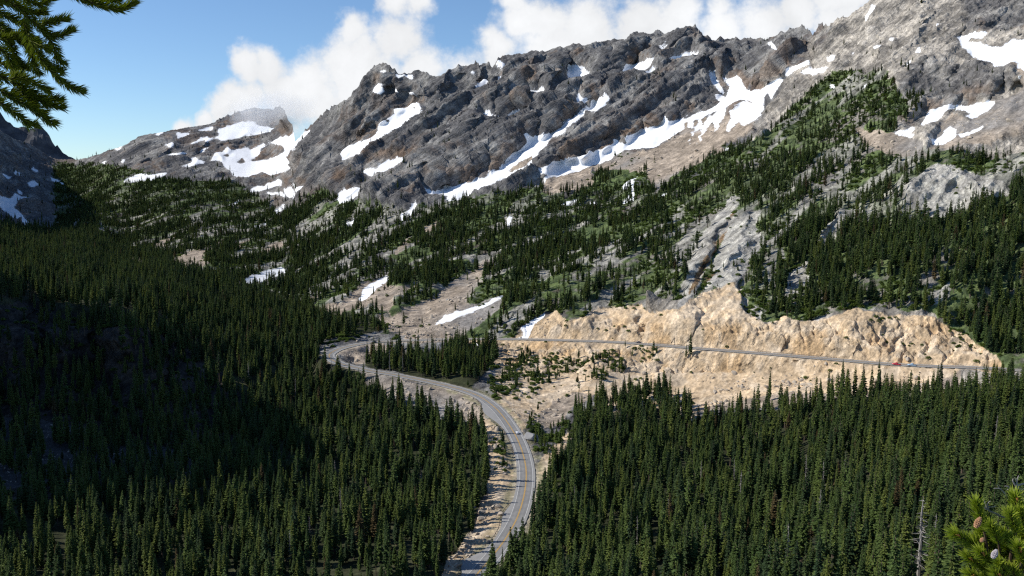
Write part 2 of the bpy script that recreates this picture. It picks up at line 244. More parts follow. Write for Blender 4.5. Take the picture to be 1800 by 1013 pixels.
SNOW = [
 QA((0,780),(60,760),(130,735),(190,700),(195,645),(240,620),(285,605),(275,570),(340,560),(370,535),(405,540),(410,590),(340,640),(260,710),(180,765),(90,810),(0,835)),
 QA((0,1005),(80,980),(150,972),(178,985),(120,1020),(0,1020)), QA((115,910),(180,885),(290,828),(330,848),(410,852),(470,825),(420,870),(340,900),(260,948),(175,990),(230,940),(280,905),(270,880),(200,905),(150,925)),
 QA((200,370),(240,375),(240,390),(205,380)), QA((165,465),(190,440),(232,438),(215,455),(222,475),(190,490),(165,475)), QA((290,390),(330,398),(380,392),(362,420),(330,402),(288,415)), QA((280,470),(300,465),(302,485),(285,485)), QA((340,480),(370,478),(370,490),(340,490)),
 QA((700,455),(730,430),(765,400),(765,425),(735,460),(705,465)), QA((810,320),(830,308),(848,325),(838,345),(815,340)), QA((820,420),(838,405),(842,440),(820,445)), QA((675,362),(700,348),(695,362),(675,372)), QA((835,365),(855,345),(850,362)),
 QA((955,490),(1000,475),(1065,490),(1065,510),(1020,515),(990,523),(960,505)),
 QA((1150,400),(1190,390),(1180,348),(1215,345),(1270,365),(1295,385),(1320,402),(1270,420),(1225,428),(1195,445),(1200,412)),
 QA((740,612),(770,598),(800,630),(830,622),(900,592),(960,600),(1045,545),(1040,575),(960,620),(890,658),(800,650),(745,645)),
 QA((440,1020),(560,990),(680,950),(760,925),(830,890),(860,830),(930,790),(965,760),(960,715),(1040,715),(1110,690),(1160,665),(1200,640),(1190,600),(1225,600),(1232,620),(1310,570),(1305,535),(1350,520),(1390,500),(1410,520),(1340,570),(1250,620),(1180,670),(1090,735),(1040,790),(1010,830),(990,880),(900,930),(780,970),(690,1005),(600,1030)),
 QA((1115,522),(1130,490),(1155,468),(1140,500),(1135,525)), QA((1240,545),(1238,505),(1270,508),(1285,530),(1260,548)),
 QA((1465,390),(1490,345),(1560,335),(1640,308),(1630,342),(1570,375),(1500,412),(1480,427),(1495,400)), QA((1590,390),(1640,375),(1645,392),(1600,400)), QA((1708,337),(1740,310),(1810,285),(1870,300),(1840,325),(1740,330),(1715,342)), QA((1680,270),(1730,240),(1722,258),(1690,277)),
 QA((1045,895),(1090,865),(1160,840),(1230,830),(1330,790),(1440,750),(1500,762),(1490,720),(1560,690),(1640,665),(1690,635),(1685,600),(1705,622),(1720,640),(1800,628),(1800,680),(1720,720),(1650,770),(1560,780),(1480,790),(1380,850),(1250,890),(1120,930),(1050,950),(1090,912),(1050,910)),
 QA((1420,725),(1440,730),(1450,750),(1430,745)), QA((1465,990),(1500,950),(1560,915),(1540,940),(1530,1060),(1515,1040),(1525,960),(1490,985)),
 QB((-10,630),(60,600),(150,570),(210,540),(170,500),(165,480),(215,500),(225,522),(240,460),(212,415),(250,410),(290,398),(310,430),(330,462),(350,482),(420,470),(470,430),(520,405),(520,430),(490,470),(460,515),(440,480),(420,540),(330,528),(300,525),(210,570),(100,612),(-10,648)),
 QB((140,405),(165,405),(215,480),(205,490),(165,445)),
 QB((250,590),(310,540),(430,545),(415,590),(380,620),(330,655),(290,640),(260,660),(240,692),(225,690),(255,620)), QB((165,600),(215,570),(232,585),(200,630),(160,712),(170,650),(150,640)), QB((120,640),(150,605),(157,625),(112,690),(70,775),(88,710)), QB((85,640),(107,625),(97,660),(52,712),(28,765),(48,700)), QB((35,640),(60,635),(47,672),(22,685)),
 QB((540,360),(600,345),(662,310),(662,335),(610,365),(540,395)), QB((620,375),(670,360),(700,375),(760,345),(745,375),(690,388),(630,390)), QB((755,295),(800,288),(797,310),(760,317)), QB((985,240),(1040,222),(1020,245),(990,252)), QB((1218,265),(1245,235),(1247,260),(1230,282)), QB((1170,335),(1195,320),(1190,335),(1175,347)), QB((785,350),(830,343),(812,363)), QB((935,465),(985,438),(970,457),(940,470)), QB((1065,195),(1095,193),(1090,206),(1065,206)), QB((770,445),(800,440),(802,460),(780,460)), QB((1315,110),(1340,108),(1340,122)), QB((440,228),(465,222),(495,258),(480,258)), QB((990,25),(1005,35),(975,95),(958,105)), QB((885,280),(905,280),(905,298),(890,298)),
 QB((1435,190),(1500,190),(1550,168),(1590,170),(1560,205),(1510,195),(1490,225),(1560,225),(1640,250),(1680,250),(1720,213),(1880,215),(1880,325),(1720,320),(1690,347),(1610,335),(1560,320),(1520,290),(1480,255),(1450,225)), QB((1750,340),(1788,325),(1860,375),(1755,365)), QB((1750,400),(1775,400),(1772,440)),
 QB((1250,655),(1280,610),(1300,580),(1390,560),(1480,550),(1500,560),(1600,535),(1640,540),(1600,580),(1540,622),(1480,625),(1520,600),(1470,580),(1390,575),(1360,600),(1330,640),(1290,662)), QB((1295,745),(1350,720),(1400,665),(1440,690),(1420,720),(1370,750),(1310,760)), QB((1440,700),(1500,690),(1575,653),(1582,663),(1530,695),(1450,717)), QB((1095,685),(1150,695),(1200,668),(1218,683),(1190,702),(1240,725),(1200,727),(1130,707)),
 QB((205,790),(215,775),(240,766),(235,787)),
 QC((980,750),(1060,735),(1140,725),(1170,740),(1230,725),(1310,710),(1440,690),(1430,668),(1400,665),(1340,650),(1300,633),(1260,640),(1210,660),(1140,680),(1150,710),(1080,720),(1010,735)), QC((920,700),(1000,695),(980,712),(930,725)), QC((1030,685),(1110,663),(1120,680),(1040,692)), QC((780,705),(860,690),(850,702)), QC((590,785),(640,773),(630,787)), QC((850,762),(900,743),(920,743),(890,764)), QC((810,820),(900,805),(990,798),(980,807),(890,817)), QC((1040,790),(1090,768),(1102,773),(1050,797)),
 QC((1100,845),(1130,800),(1180,795),(1190,770),(1220,790),(1270,775),(1330,780),(1400,750),(1470,720),(1540,700),(1640,690),(1570,740),(1520,790),(1500,840),(1545,865),(1480,900),(1420,925),(1370,900),(1300,930),(1240,930),(1200,890),(1180,870),(1150,840)),
 QC((940,865),(1010,850),(1000,828),(1080,838),(1060,855),(990,867)), QC((740,910),(800,915),(880,893),(860,917),(790,945),(700,962),(640,950),(680,930)), QC((1330,985),(1420,960),(1490,943),(1470,972),(1400,990),(1340,1007),(1310,1000)), QC((1480,1000),(1550,970),(1592,970),(1570,990),(1520,1015)),
 QC((-10,900),(20,908),(58,945),(40,947),(-10,920)), QC((65,890),(90,898),(132,930),(90,922)), QC((140,962),(170,953),(207,970),(160,982)), QC((265,928),(330,963),(337,972),(270,947)), QC((165,878),(202,900),(180,902)), QC((85,980),(127,1015),(100,1015)), QC((240,838),(287,850),(260,842)), QC((528,850),(572,853),(545,862)), QC((638,840),(652,830),(645,862)),
 QD((-10,20),(60,30),(90,0),(110,15),(160,20),(140,37),(105,30),(75,70),(90,90),(150,150),(190,170),(150,182),(110,150),(60,125),(30,92),(-10,70)), QD((1262,467),(1320,430),(1400,405),(1477,383),(1487,400),(1522,400),(1480,422),(1400,447),(1330,470)), QD((1428,95),(1502,58),(1490,77),(1440,112)), QD((1318,185),(1390,153),(1397,165),(1340,190)), QD((1183,65),(1272,33),(1260,47),(1200,77)), QD((1340,0),(1550,0),(1530,17),(1440,12)), QD((998,275),(1062,243),(1050,264),(1005,280)),
 QE((88,557),(130,490),(180,465),(257,433),(240,467),(180,502),(150,532),(110,562)), QE((478,692),(540,645),(600,618),(640,616),(720,588),(800,548),(852,530),(852,547),(780,582),(680,627),(590,657),(500,694)), QE((828,752),(860,738),(912,738),(900,752),(840,758)), QE((908,757),(920,733),(962,728),(955,712),(920,714),(960,688),(1020,653),(1072,623),(1067,640),(1030,672),(1000,707),(960,752),(930,760)), QE((303,127),(340,98),(397,63),(390,82),(350,117),(310,147)), QE((-10,0),(140,0),(60,32),(-10,52)), QE((538,37),(580,8),(600,-5),(695,-5),(650,22),(600,37)), QE((18,167),(70,138),(67,165),(40,182)), QE((873,125),(887,103),(892,140),(880,167),(868,162)), QE((1148,52),(1200,38),(1252,23),(1230,52),(1190,62)), QE((1473,52),(1500,18),(1522,-2),(1532,10),(1500,47)), QE((1643,22),(1690,-2),(1708,-2),(1660,24)), QE((653,812),(700,788),(727,785),(710,802)), QE((1290,60),(1330,45),(1345,55),(1310,68)),
]
NOSNOW = [QA((862,905),(900,870),(960,830),(1002,813),(1002,840),(960,870),(900,907)), QA((228,632),(250,625),(265,635),(240,642)), QA((370,565),(385,552),(388,575),(378,580)),
 QC((1295,845),(1350,815),(1370,775),(1420,746),(1475,760),(1497,790),(1450,817),(1400,842)), QC((1238,850),(1270,818),(1287,850),(1260,862)), QC((1168,812),(1190,795),(1207,815),(1185,827)), QB((1490,220),(1520,200),(1540,215),(1510,228)), QB((345,455),(375,425),(420,465),(370,470)),
 QD((60,75),(100,70),(85,85))]
SCREE = [ QE((0,600),(30,560),(90,500),(130,460),(200,450),(260,430),(250,480),(330,490),(420,450),(400,510),(330,540),(280,560),(260,640),(200,620),(160,590),(100,610),(0,640)),
 QE((200,650),(260,640),(330,610),(460,560),(560,490),(640,430),(720,400),(740,350),(830,320),(740,420),(720,500),(670,540),(660,590),(750,560),(850,530),(850,590),(790,640),(720,690),(640,740),(450,752),(280,745),(220,690)),
 QE((268,330),(280,300),(340,245),(372,225),(340,278),(290,328)), QE((430,195),(450,165),(515,135),(500,170),(450,205)), QB((-20,650),(200,600),(380,640),(330,690),(270,720),(200,780),(100,850),(-20,910)),
 QA((1300,870),(1500,800),(1650,790),(1788,690),(1788,900),(1700,950),(1640,1020),(1600,900),(1450,900),(1320,900)), QA((1050,1013),(1050,950),(1250,890),(1300,870),(1320,960),(1250,1000),(1100,1030)), QA((150,960),(200,910),(270,878),(282,910),(220,952),(180,987)), QA((855,912),(900,868),(1000,812),(1010,835),(960,872),(900,910)),
 QB((1300,745),(1400,600),(1500,640),(1640,540),(1800,440),(2100,300),(2400,400),(2000,700),(1800,640),(1700,690),(1500,770),(1300,800)), QB((900,680),(1100,690),(1250,760),(1290,830),(1100,820),(950,760)), QB((1700,330),(1790,300),(1900,300),(1900,450),(1770,480),(1780,400)),
 QD((880,350),(950,320),(1060,295),(1190,240),(1190,257),(1080,300),(1060,340),(1090,370),(1000,415),(940,420),(890,390)), QD((640,335),(740,350),(790,380),(720,380)), QD((800,285),(850,240),(912,228),(880,260),(810,292)), QD((1330,320),(1420,270),(1500,240),(1480,282),(1400,312),(1340,342)), QD((1180,300),(1230,280),(1310,238),(1310,255),(1240,300)), QD((360,215),(400,130),(440,120),(400,190)), QD((1690,600),(1788,585),(1788,640),(1720,650)), QD((1610,545),(1660,530),(1680,550),(1640,570)),
 [(688,600),(760,578),(830,588),(870,588),(860,598),(700,604)],
 [(640,655),(700,668),(770,682),(830,700),(856,722),(850,752),(820,740),(770,725),(690,700),(650,675)], [(940,735),(960,700),(1010,670),(1060,680),(1040,700),(1000,720),(985,745),(950,760)],
 [(592,625),(610,612),(680,605),(690,612),(640,640),(610,638)], [(1230,690),(1300,665),(1430,668),(1560,660),(1690,660),(1690,690),(1500,700),(1300,720),(1230,725)],
 [(900,590),(975,545),(985,565),(950,595)], [(-50,735),(60,735),(150,755),(220,778),(330,790),(380,800),(360,835),(220,830),(100,850),(-50,860)] ]
CUT = [ [(818,602),(880,590),(960,560),(975,545),(1000,568),(1050,548),(1120,532),(1150,552),(1190,545),(1220,520),(1262,505),(1300,508),(1308,550),(1345,565),(1380,560),(1440,568),(1500,540),(1560,556),(1640,558),(1700,590),(1760,635),(1790,655),(1690,660),(1550,692),(1350,692),(1230,722),(1220,745),(1170,725),(1110,715),(1062,728),(1050,695),(1010,690),(970,705),(945,735),(915,760),(890,725),(862,690),(868,650),(885,612),(820,610)],
 [(845,728),(872,745),(893,780),(903,830),(902,880),(878,928),(845,965),(805,1013),(770,1030),(790,985),(832,930),(852,880),(862,820),(855,770)],
 [(940,830),(960,792),(1000,762),(1002,772),(975,815),(950,850),(945,900),(930,930),(925,900),(940,860)], [(880,600),(900,590),(950,593),(1150,603),(900,606)], QF((0,940),(80,900),(160,890),(220,820),(330,790),(360,900),(375,940),(0,1013)) ]
SLAB = [ QF((-60,990),(-20,880),(60,640),(130,490),(220,350),(330,233),(372,258),(330,330),(300,420),(280,500),(200,600),(150,720),(80,850),(40,920)), QF((310,380),(420,318),(505,338),(460,420),(540,520),(420,640),(400,720),(340,800),(270,860),(190,800),(160,900),(60,920),(200,730),(160,690),(250,560)), QF((650,880),(640,770),(700,700),(780,650),(830,560),(850,500),(950,400),(1085,290),(1100,350),(1000,430),(950,520),(850,590),(780,700),(830,790),(760,850),(690,960)),
 [(1583,335),(1600,319),(1633,294),(1656,290),(1703,296),(1750,312),(1780,338),(1750,348),(1700,372),(1640,388),(1600,365)], [(1430,432),(1450,395),(1480,368),(1540,362),(1530,372),(1490,380),(1460,410)],
 [(1300,560),(1325,535),(1345,545),(1330,568)], [(1620,520),(1650,505),(1668,490),(1668,520),(1640,540)], [(1390,575),(1440,560),(1460,575),(1420,588)], [(1590,562),(1625,555),(1640,575),(1600,580)] ]
BROWN = [ QF((335,310),(312,380),(255,540),(170,640),(100,790),(30,870),(90,720),(130,630),(200,500),(285,390)), QF((212,728),(80,892),(120,800),(170,738)) ]
MID = [(95,288),(200,290),(300,315),(420,325),(500,380),(560,333),(640,365),(700,372),(760,362),(830,348),(920,332),(960,322),(1000,350),(1080,272),(1130,272),(1180,308),(1230,280),(1290,252),(1345,262),(1330,420),(1300,500),(1210,520),(1130,545),(1050,545),(990,572),(960,548),(860,602),(700,587),(560,562),(330,475),(150,425),(95,405)]
UR = [(1290,252),(1340,252),(1400,172),(1480,122),(1560,128),(1600,190),(1560,250),(1640,268),(1740,268),(1800,260),(2160,200),(2160,660),(1760,640),(1700,602),(1640,552),(1500,542),(1420,562),(1330,562),(1305,505),(1330,420)]
URD = [(1400,540),(1360,500),(1380,420),(1450,372),(1560,395),(1640,395),(1760,345),(1810,285),(2160,250),(2160,660),(1760,640),(1700,602),(1650,560),(1550,540)]
LEFTF = [(-420,395),(0,400),(100,408),(200,440),(330,468),(420,498),(500,518),(560,545),(650,558),(700,572),(640,590),(565,600),(560,625),(600,655),(640,672),(680,700),(745,722),(765,745),(800,745),(835,742),(852,770),(856,850),(830,935),(780,1013),(700,1140),(-420,1140)]
SHADED = [(-420,540),(0,535),(60,530),(130,545),(225,548),(330,610),(400,660),(455,745),(400,790),(370,845),(160,870),(0,890),(-420,890)]  # cliff and talus lying in shade; their rock colour is darkened to match
RIGHTF = [(815,1140),(868,1013),(905,955),(932,920),(945,880),(962,835),(985,815),(1005,790),(1000,760),(1010,725),(1065,705),(1110,690),(1170,690),(1215,722),(1240,745),(1290,725),(1350,722),(1450,712),(1500,700),(1600,698),(1700,688),(1760,665),(2160,690),(2160,1200),(900,1200)]
ISLAND = [(640,645),(655,628),(690,618),(760,618),(820,606),(868,612),(872,632),(850,660),(830,682),(770,668),(700,652)]
STRIPS = [([(870,690),(900,650),(935,628)], 9), ([(945,672),(1000,650),(1015,635)], 9), ([(860,680),(905,675),(940,660)], 8), ([(1070,645),(1100,620),(1125,608)], 7), ([(1135,640),(1165,622),(1200,612)], 8), ([(940,735),(990,700),(1020,672)], 6), ([(925,760),(945,720),(955,700)], 5), ([(870,760),(882,790),(888,820)], 7), ([(935,770),(960,770),(990,745)], 10), ([(945,790),(985,775)], 9), ([(850,700),(845,715)], 7), ([(1000,690),(1040,665),(1085,650)], 9), ([(1020,640),(1080,628),(1140,615)], 5)]
BUSHP = [[(925,760),(945,745),(1000,730),(1000,760),(965,795),(945,800),(935,790)], [(940,870),(930,900),(945,880),(960,830)], [(860,770),(880,770),(890,815),(875,825)], [(640,595),(760,580),(690,600)], [(560,600),(570,590),(640,592),(590,606),(570,615)], [(575,640),(600,642),(640,658),(620,665),(590,655)], [(1310,550),(1340,560),(1420,545),(1400,560),(1330,570)], [(1500,545),(1600,560),(1560,575),(1520,560)], [(1640,560),(1700,585),(1760,630),(1720,620)], [(880,600),(840,590),(900,560),(960,545),(900,580)], [(1560,600),(1700,600),(1680,620)], [(960,620),(1200,615),(1080,650),(980,660)], [(850,640),(940,625),(1010,640),(920,680),(870,700)], [(1300,510),(1500,500),(1520,545),(1400,560),(1320,560)], [(830,690),(960,660),(940,700),(880,705)]]

# ------------------------------------------------------------------ terrain
def catmull(pts, step):
    pts = np.asarray(pts, float); P = np.vstack([2 * pts[0] - pts[1], pts, 2 * pts[-1] - pts[-2]]); out = []
    for i in range(1, len(P) - 2):
        n = max(2, int(np.linalg.norm(P[i + 1] - P[i]) / step))
        for k in range(n):
            t = k / n
            out.append(0.5 * (2 * P[i] + (P[i+1] - P[i-1]) * t + (2*P[i-1] - 5*P[i] + 4*P[i+1] - P[i+2]) * t*t + (3*P[i] - P[i-1] - 3*P[i+1] + P[i+2]) * t**3))
    out.append(P[-2]); return np.array(out)

RTHINK = [(1900,660,640),(1780,650,682),(1710,646,702),(1640,644,718),(1560,640,740),(1480,633,766),(1400,626.5,792),(1300,618,822),(1210,611,850),(1120,603.5,885),(1040,599.5,915),(940,597,950),(880,596,968),(800,596.5,982),(720,598.5,985),(650,602.5,972),(606,610,940),(583,619,912),(579,627,893),(595,638,874),(640,650,857),(700,660,842),(770,675,818),(830,691,786),(865,712,750),(890,740,710),(912,778,660),(924,820,610),(923,860,567),(911,905,527),(890,945,497),(866,977,475),(846,1000,460),(806,1045,435),(746,1095,408),(660,1150,380)]
road0 = np.array([pix(u, v, d * S) for u, v, d in RTHINK])
ROAD = catmull(road0, 3.0)
zs = ROAD[:, 2].copy()
for _ in range(60): zs[1:-1] = (zs[:-2] + 2 * zs[1:-1] + zs[2:]) / 4
ROAD[:, 2] = zs
tang = np.gradient(ROAD[:, :2], axis=0); tang /= np.linalg.norm(tang, axis=1)[:, None]
LEFTN = np.stack([-tang[:, 1], tang[:, 0]], 1)          # towards the left of travel (travel: down the road, to the camera)

def build_terrain():
    us = np.arange(-400, 2160.1, 1.4); NU = len(us)
    sky = np.array(SKY); o = np.argsort(sky[:, 0], kind='stable'); sky = sky[o]
    vs = np.interp(us, sky[:, 0], sky[:, 1])
    n1, n2 = 700, 50
    t = np.linspace(0, 1, n1)
    t = 0.5 * t + 0.5 * t ** 1.25
    rows = []
    V = np.zeros((n1 + n2, NU))
    for i in range(n1): V[i] = vs + t[i] * (1030 - vs)
    for k in range(n2): V[n1 + k] = 1030 + (1500 - 1030) * ((k + 1) / n2)
    U = np.broadcast_to(us, V.shape).copy()
    # base depth: biharmonic interpolation of log depth
    c = CTRL[:, :2] / 100.0; y = np.log(CTRL[:, 2]); n = len(c)
    K = np.linalg.norm(c[:, None] - c[None], axis=2) + np.eye(n) * 0.03
    A = np.block([[K, np.ones((n, 1)), c], [np.ones((1, n)), np.zeros((1, 3))], [c.T, np.zeros((2, 3))]])
    wts = np.linalg.solve(A, np.concatenate([y, np.zeros(3)]))
    gu = np.arange(-408, 2176, 8.0); gv = np.arange(-560, 1510, 6.0)
    G = np.zeros((len(gv), len(gu)))
    for i, vv in enumerate(gv):
        q = np.stack([gu, np.full_like(gu, vv)], 1) / 100.0
        G[i] = np.linalg.norm(q[:, None] - c[None], axis=2) @ wts[:n] + wts[n] + q @ wts[n + 1:]
    G = blur(G, 2)
    fi = np.clip((V - gv[0]) / 6.0, 0, len(gv) - 2.001); fj = np.clip((U - gu[0]) / 8.0, 0, len(gu) - 2.001)
    i0 = fi.astype(int); j0 = fj.astype(int); a = fi - i0; b = fj - j0
    D = np.exp((G[i0, j0] * (1-b) + G[i0, j0+1] * b) * (1-a) + (G[i0+1, j0] * (1-b) + G[i0+1, j0+1] * b) * a)
    wu = U + 6 * np.sin(V * 0.11 + U * 0.03) + 3 * np.sin(V * 0.27 - U * 0.05); wv = V + 5 * np.sin(U * 0.09) + 3 * np.sin(U * 0.21 + V * 0.1)
    rel = np.zeros(U.shape)
    for pts, amp, w in RELIEF:
        p = np.array(pts); bb = (U > p[:, 0].min() - 4*w) & (U < p[:, 0].max() + 4*w) & (V > p[:, 1].min() - 4*w) & (V < p[:, 1].max() + 4*w)
        if bb.any():
            d = seg_dist(wu[bb], wv[bb], pts); ends = np.minimum(np.hypot(U[bb] - p[0, 0], V[bb] - p[0, 1]), np.hypot(U[bb] - p[-1, 0], V[bb] - p[-1, 1]))
            rel[bb] += 1.15 * amp * np.exp(-np.abs(d / w) ** (1.05 if amp < 0 else 1.6)) * (0.15 + 0.85 * sstep(ends, 0, 2.2 * w))
    D += np.where(rel < 0, 50 * np.tanh(rel / 50), 48 * np.tanh(rel / 48)); P0 = pix(U, V, D * S)
    # masks
    nz = lambda wl, off: fbm(P0, wl, 4, 0.6, off)
    n_a = nz(22, 3.1); n_b = nz(22, 8.7)
    pxw = 2.6
    Um = U + pxw * n_a * 1.4; Vm = V + pxw * n_b * 1.2
    def mask(polys, du=1.0):
        m = np.zeros(U.shape, np.float32)
        for p in polys: m = np.maximum(m, inpoly(U + (Um - U) * du, V + (Vm - V) * du, p))
        return m
    M = {}
    M['snow'] = mask(SNOW) * (1 - mask(NOSNOW)); M['scree'] = mask(SCREE, 1.5); M['cut'] = mask(CUT, 1.6); M['slab'] = mask(SLAB, 1.3); M['brown'] = mask(BROWN)
    M['mid'] = mask([MID], 2); M['ur'] = mask([UR], 2); M['urd'] = mask([URD], 3); M['left'] = mask([LEFTF], 1.2); M['dark'] = mask([SHADED], 1.5)
    M['right'] = mask([RIGHTF], 1.0); M['island'] = mask([ISLAND], 0.6); M['bush'] = mask(BUSHP, 2)
    st = np.zeros(U.shape, np.float32)
    for pts, w in STRIPS: st = np.maximum(st, seg_dist(U, V, pts) < w + 2 * n_a)
    M['strip'] = st
    rockish = 1 - np.clip(M['left'] * (1 - M['dark']) + M['right'] + M['island'], 0, 1)
    below = np.maximum(sstep(V, 540, 590), np.clip(2 * blur(M['cut'].astype(np.float64), 30), 0, 1))         # near the road everything is smaller
    amp = rockish * (1 - np.clip(1.5 * blur(M['snow'], 7), 0, 1)) * (1 - 0.8 * M['scree']) * (1 - 0.45 * M['mid']) * (1 - 0.45 * M['ur'] * (1 - M['slab']))
    amp = blur(amp.astype(np.float64), 4)
    # normals of the smooth surface
    du = np.gradient(P0, axis=1); dv = np.gradient(P0, axis=0)
    N = np.cross(du, dv); N /= np.linalg.norm(N, axis=2)[..., None] + 1e-9
    fl = (N * -P0).sum(2) < 0; N[fl] *= -1
    # fractured rock: the grain runs down the fall line, from upper right to lower left
    ax = np.array([0.71, 0.52, 0.46]); ax /= np.linalg.norm(ax); b1 = np.cross(ax, [0, 1, 0]); b1 /= np.linalg.norm(b1); b2 = np.cross(ax, b1)
    PR = np.stack([P0 @ b1, P0 @ b2, P0 @ ax], 2)
    def blocks(Q, wl, k, off, st): return np.round(fbm(Q, wl, 3, 0.5, off, st) * k) / k
    big = (ridged(PR, 280, 3, 0.45, 1.7, (1.0, 0.8, 0.16)) * 30 + ridged(PR, 85, 4, 0.5, 3.7, (1.0, 1.0, 0.13)) * 15 + blocks(PR, 70, 2.5, 41.0, (1.0, 1.0, 0.25)) * 6) * (1 - below)
    med = (ridged(PR, 34, 5, 0.6, 5.2, (1.1, 1.0, 0.14)) * 3.0 + blocks(PR, 24, 2.5, 43.0, (1.0, 1.0, 0.4)) * 3.0) * (1 - 0.86 * below)
    zone = blur(np.clip(1 - 0.72 * np.maximum(M['mid'], M['ur']) - 0.45 * (1 - np.maximum(M['mid'], M['ur'])) * (U > 1400) - 0.5 * (U < 498) , 0.15, 1), 12); zone = zone * (1 - 0.75 * np.clip(2.2 * blur(M['snow'].astype(np.float64), 60), 0, 1)); big = big * zone; med = med * (0.4 + 0.6 * zone) * (1 - 0.5 * blur(M['slab'], 3)); big = big * (1 - 0.6 * blur(M['slab'], 4))
    fin = fbm(P0, 9, 3, 0.6, 2.2) * 1.2 * (1 - 0.6 * M['cut']) + ridged(P0, 13, 3, 0.6, 6.1, (1, 1, 0.6)) * 1.1 * (1 - 0.7 * below)
    face = M['cut'] * sstep(V, 552, 580) * (V < 655); crack = np.maximum(sstep(ridged(P0, 15, 2, 0.5, 24.4, (1.3, 1.0, 0.35)), 0.30, 0.5), 0.8 * sstep(ridged(P0, 22, 2, 0.5, 34.4, (0.4, 1.0, 1.0)), 0.36, 0.55) * sstep(fbm(P0, 40, 2, 0.5, 61.0), -0.1, 0.3))
    def blocks(wl, k, off, st): return np.round(fbm(P0, wl, 3, 0.55, off, st) * k) / k
    cutr = M['cut'] * ((blocks(17, 4, 4.4, (1.4, 1.0, 0.4)) * 1.7 + blocks(7, 3, 7.4, (1.2, 1.0, 0.5)) * 0.8) * sstep(-V, -660, -600) + fbm(P0, 4, 3, 0.6, 14.4) * 0.3) - face * crack * 2.2
    edge = sstep(V - vs[None], 0, 26)                    # keep the skyline where it was traced
    dsp = (big + med) * amp * (0.25 + 0.75 * edge) + fin * (0.25 + 0.75 * amp) * (1 - 0.9 * M['snow']) + cutr
    gnd = fbm(P0, 60, 3, 0.5, 9.0) * 3.0 * (1 - rockish)
    P = P0 + N * (dsp + gnd)[..., None]
    # skyline teeth
    teeth = (ridged(P0, 30, 3, 0.6, 7.7) * 5.0)[:1] * (us > 375)[None] * np.exp(-np.arange(40) / 8.0)[:, None]
    P[:40, :, 2] += teeth * 0.8
    # road bench
    sel = np.zeros(U.shape, bool)
    pu, pv = proj(P)
    RP = ROAD[::2]
    sel = (U > 480) & (V > 520) & (V < 1250)
    Q = P[sel]; best = np.full(len(Q), 1e9); bi = np.zeros(len(Q), int)
    for s0 in range(0, len(Q), 20000):
        d2 = ((Q[s0:s0+20000, None, :2] - RP[None, :, :2]) ** 2).sum(2); k = d2.argmin(1); bi[s0:s0+20000] = k; best[s0:s0+20000] = np.sqrt(d2[np.arange(len(k)), k])
    w = 1 - sstep(best, 7.5, 15.0)
    Q[:, 2] = Q[:, 2] * (1 - w) + (RP[bi, 2] - 0.4) * w
    P[sel] = Q
    rd = np.full(U.shape, 1e9); rd[sel] = best
    M['road'] = rd
    # albedo
    g1 = fbm(P, 70, 5, 0.55, 20.0); g2 = fbm(P, 14, 4, 0.6, 30.0); g3 = fbm(P, 200, 4, 0.5, 40.0); g4 = fbm(P, 26, 4, 0.6, 55.0, (1, 1, 0.25))
    def C(*c): return np.array(c, np.float64)
    def mix(a, b, w): return a + (b - a) * w[..., None]
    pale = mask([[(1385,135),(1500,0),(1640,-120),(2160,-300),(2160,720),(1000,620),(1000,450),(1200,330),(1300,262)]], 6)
    darker = mask([[(1660,-300),(2160,-400),(2160,60),(1790,50),(1700,58)], [(1620,110),(1660,116),(1700,112),(1760,117),(1790,132),(1780,155),(1700,185),(1640,202),(1620,216),(1570,233),(1570,192)]], 3)  # dark grey summits, plus a cliff band darkened for its overhang shade
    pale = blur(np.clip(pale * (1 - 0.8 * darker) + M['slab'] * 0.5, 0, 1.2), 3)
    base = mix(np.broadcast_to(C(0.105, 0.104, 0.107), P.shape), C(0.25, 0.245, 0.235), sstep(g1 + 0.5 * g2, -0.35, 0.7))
    base = mix(base, C(0.13, 0.09, 0.065), 0.5 * sstep(g3 + 0.5 * g4, 0.15, 0.8))
    abv = blur(np.concatenate([M['snow'][16:], np.zeros((16, NU), np.float32)]).astype(np.float64), 14) * (1 - M['snow']) * (V < 380); base = mix(base, C(0.165, 0.105, 0.065), np.clip(abv * 1.6, 0, 1) * 0.6 * sstep(g1 + g4, -0.3, 0.5))
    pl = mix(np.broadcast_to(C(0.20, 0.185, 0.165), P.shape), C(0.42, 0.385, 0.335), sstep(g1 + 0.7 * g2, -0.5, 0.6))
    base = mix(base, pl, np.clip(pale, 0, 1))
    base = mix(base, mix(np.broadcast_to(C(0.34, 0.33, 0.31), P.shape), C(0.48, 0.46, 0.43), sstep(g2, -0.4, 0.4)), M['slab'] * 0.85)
    base = mix(base, C(0.17, 0.095, 0.045), M['brown'] * 0.9)
    green = mix(np.broadcast_to(C(0.045, 0.072, 0.024), P.shape), C(0.095, 0.135, 0.042), sstep(g2, -0.4, 0.5))
    veg = np.clip(M['mid'] + M['ur'], 0, 1) * sstep(g1 * 0.8 + g2 * 0.6 + 0.55, -0.1, 0.35) * (1 - M['slab'] * 0.85)
    base = mix(base, green, veg * 0.93)
    outc = sstep(ridged(PR, 70, 4, 0.6, 12.3, (1.2, 0.9, 0.28)), 0.36, 0.54) * np.clip(M['mid'] + M['ur'], 0, 1) * (1 - M['urd']) * sstep(V, 300, 400) + np.where(V < 350, 0.85, 0.5) * sstep(ridged(PR, 60, 4, 0.6, 15.3, (1.2, 0.9, 0.3)) + 0.08 * (V < 350), 0.24, 0.44) * M['ur'] * (1 - M['urd']); M['outc'] = np.clip(outc, 0, 1)
    base = mix(base, mix(np.broadcast_to(C(0.19, 0.185, 0.17), P.shape), C(0.37, 0.355, 0.325), sstep(g2 + 0.4 * g1, -0.4, 0.5)), M['outc'] * 0.9)
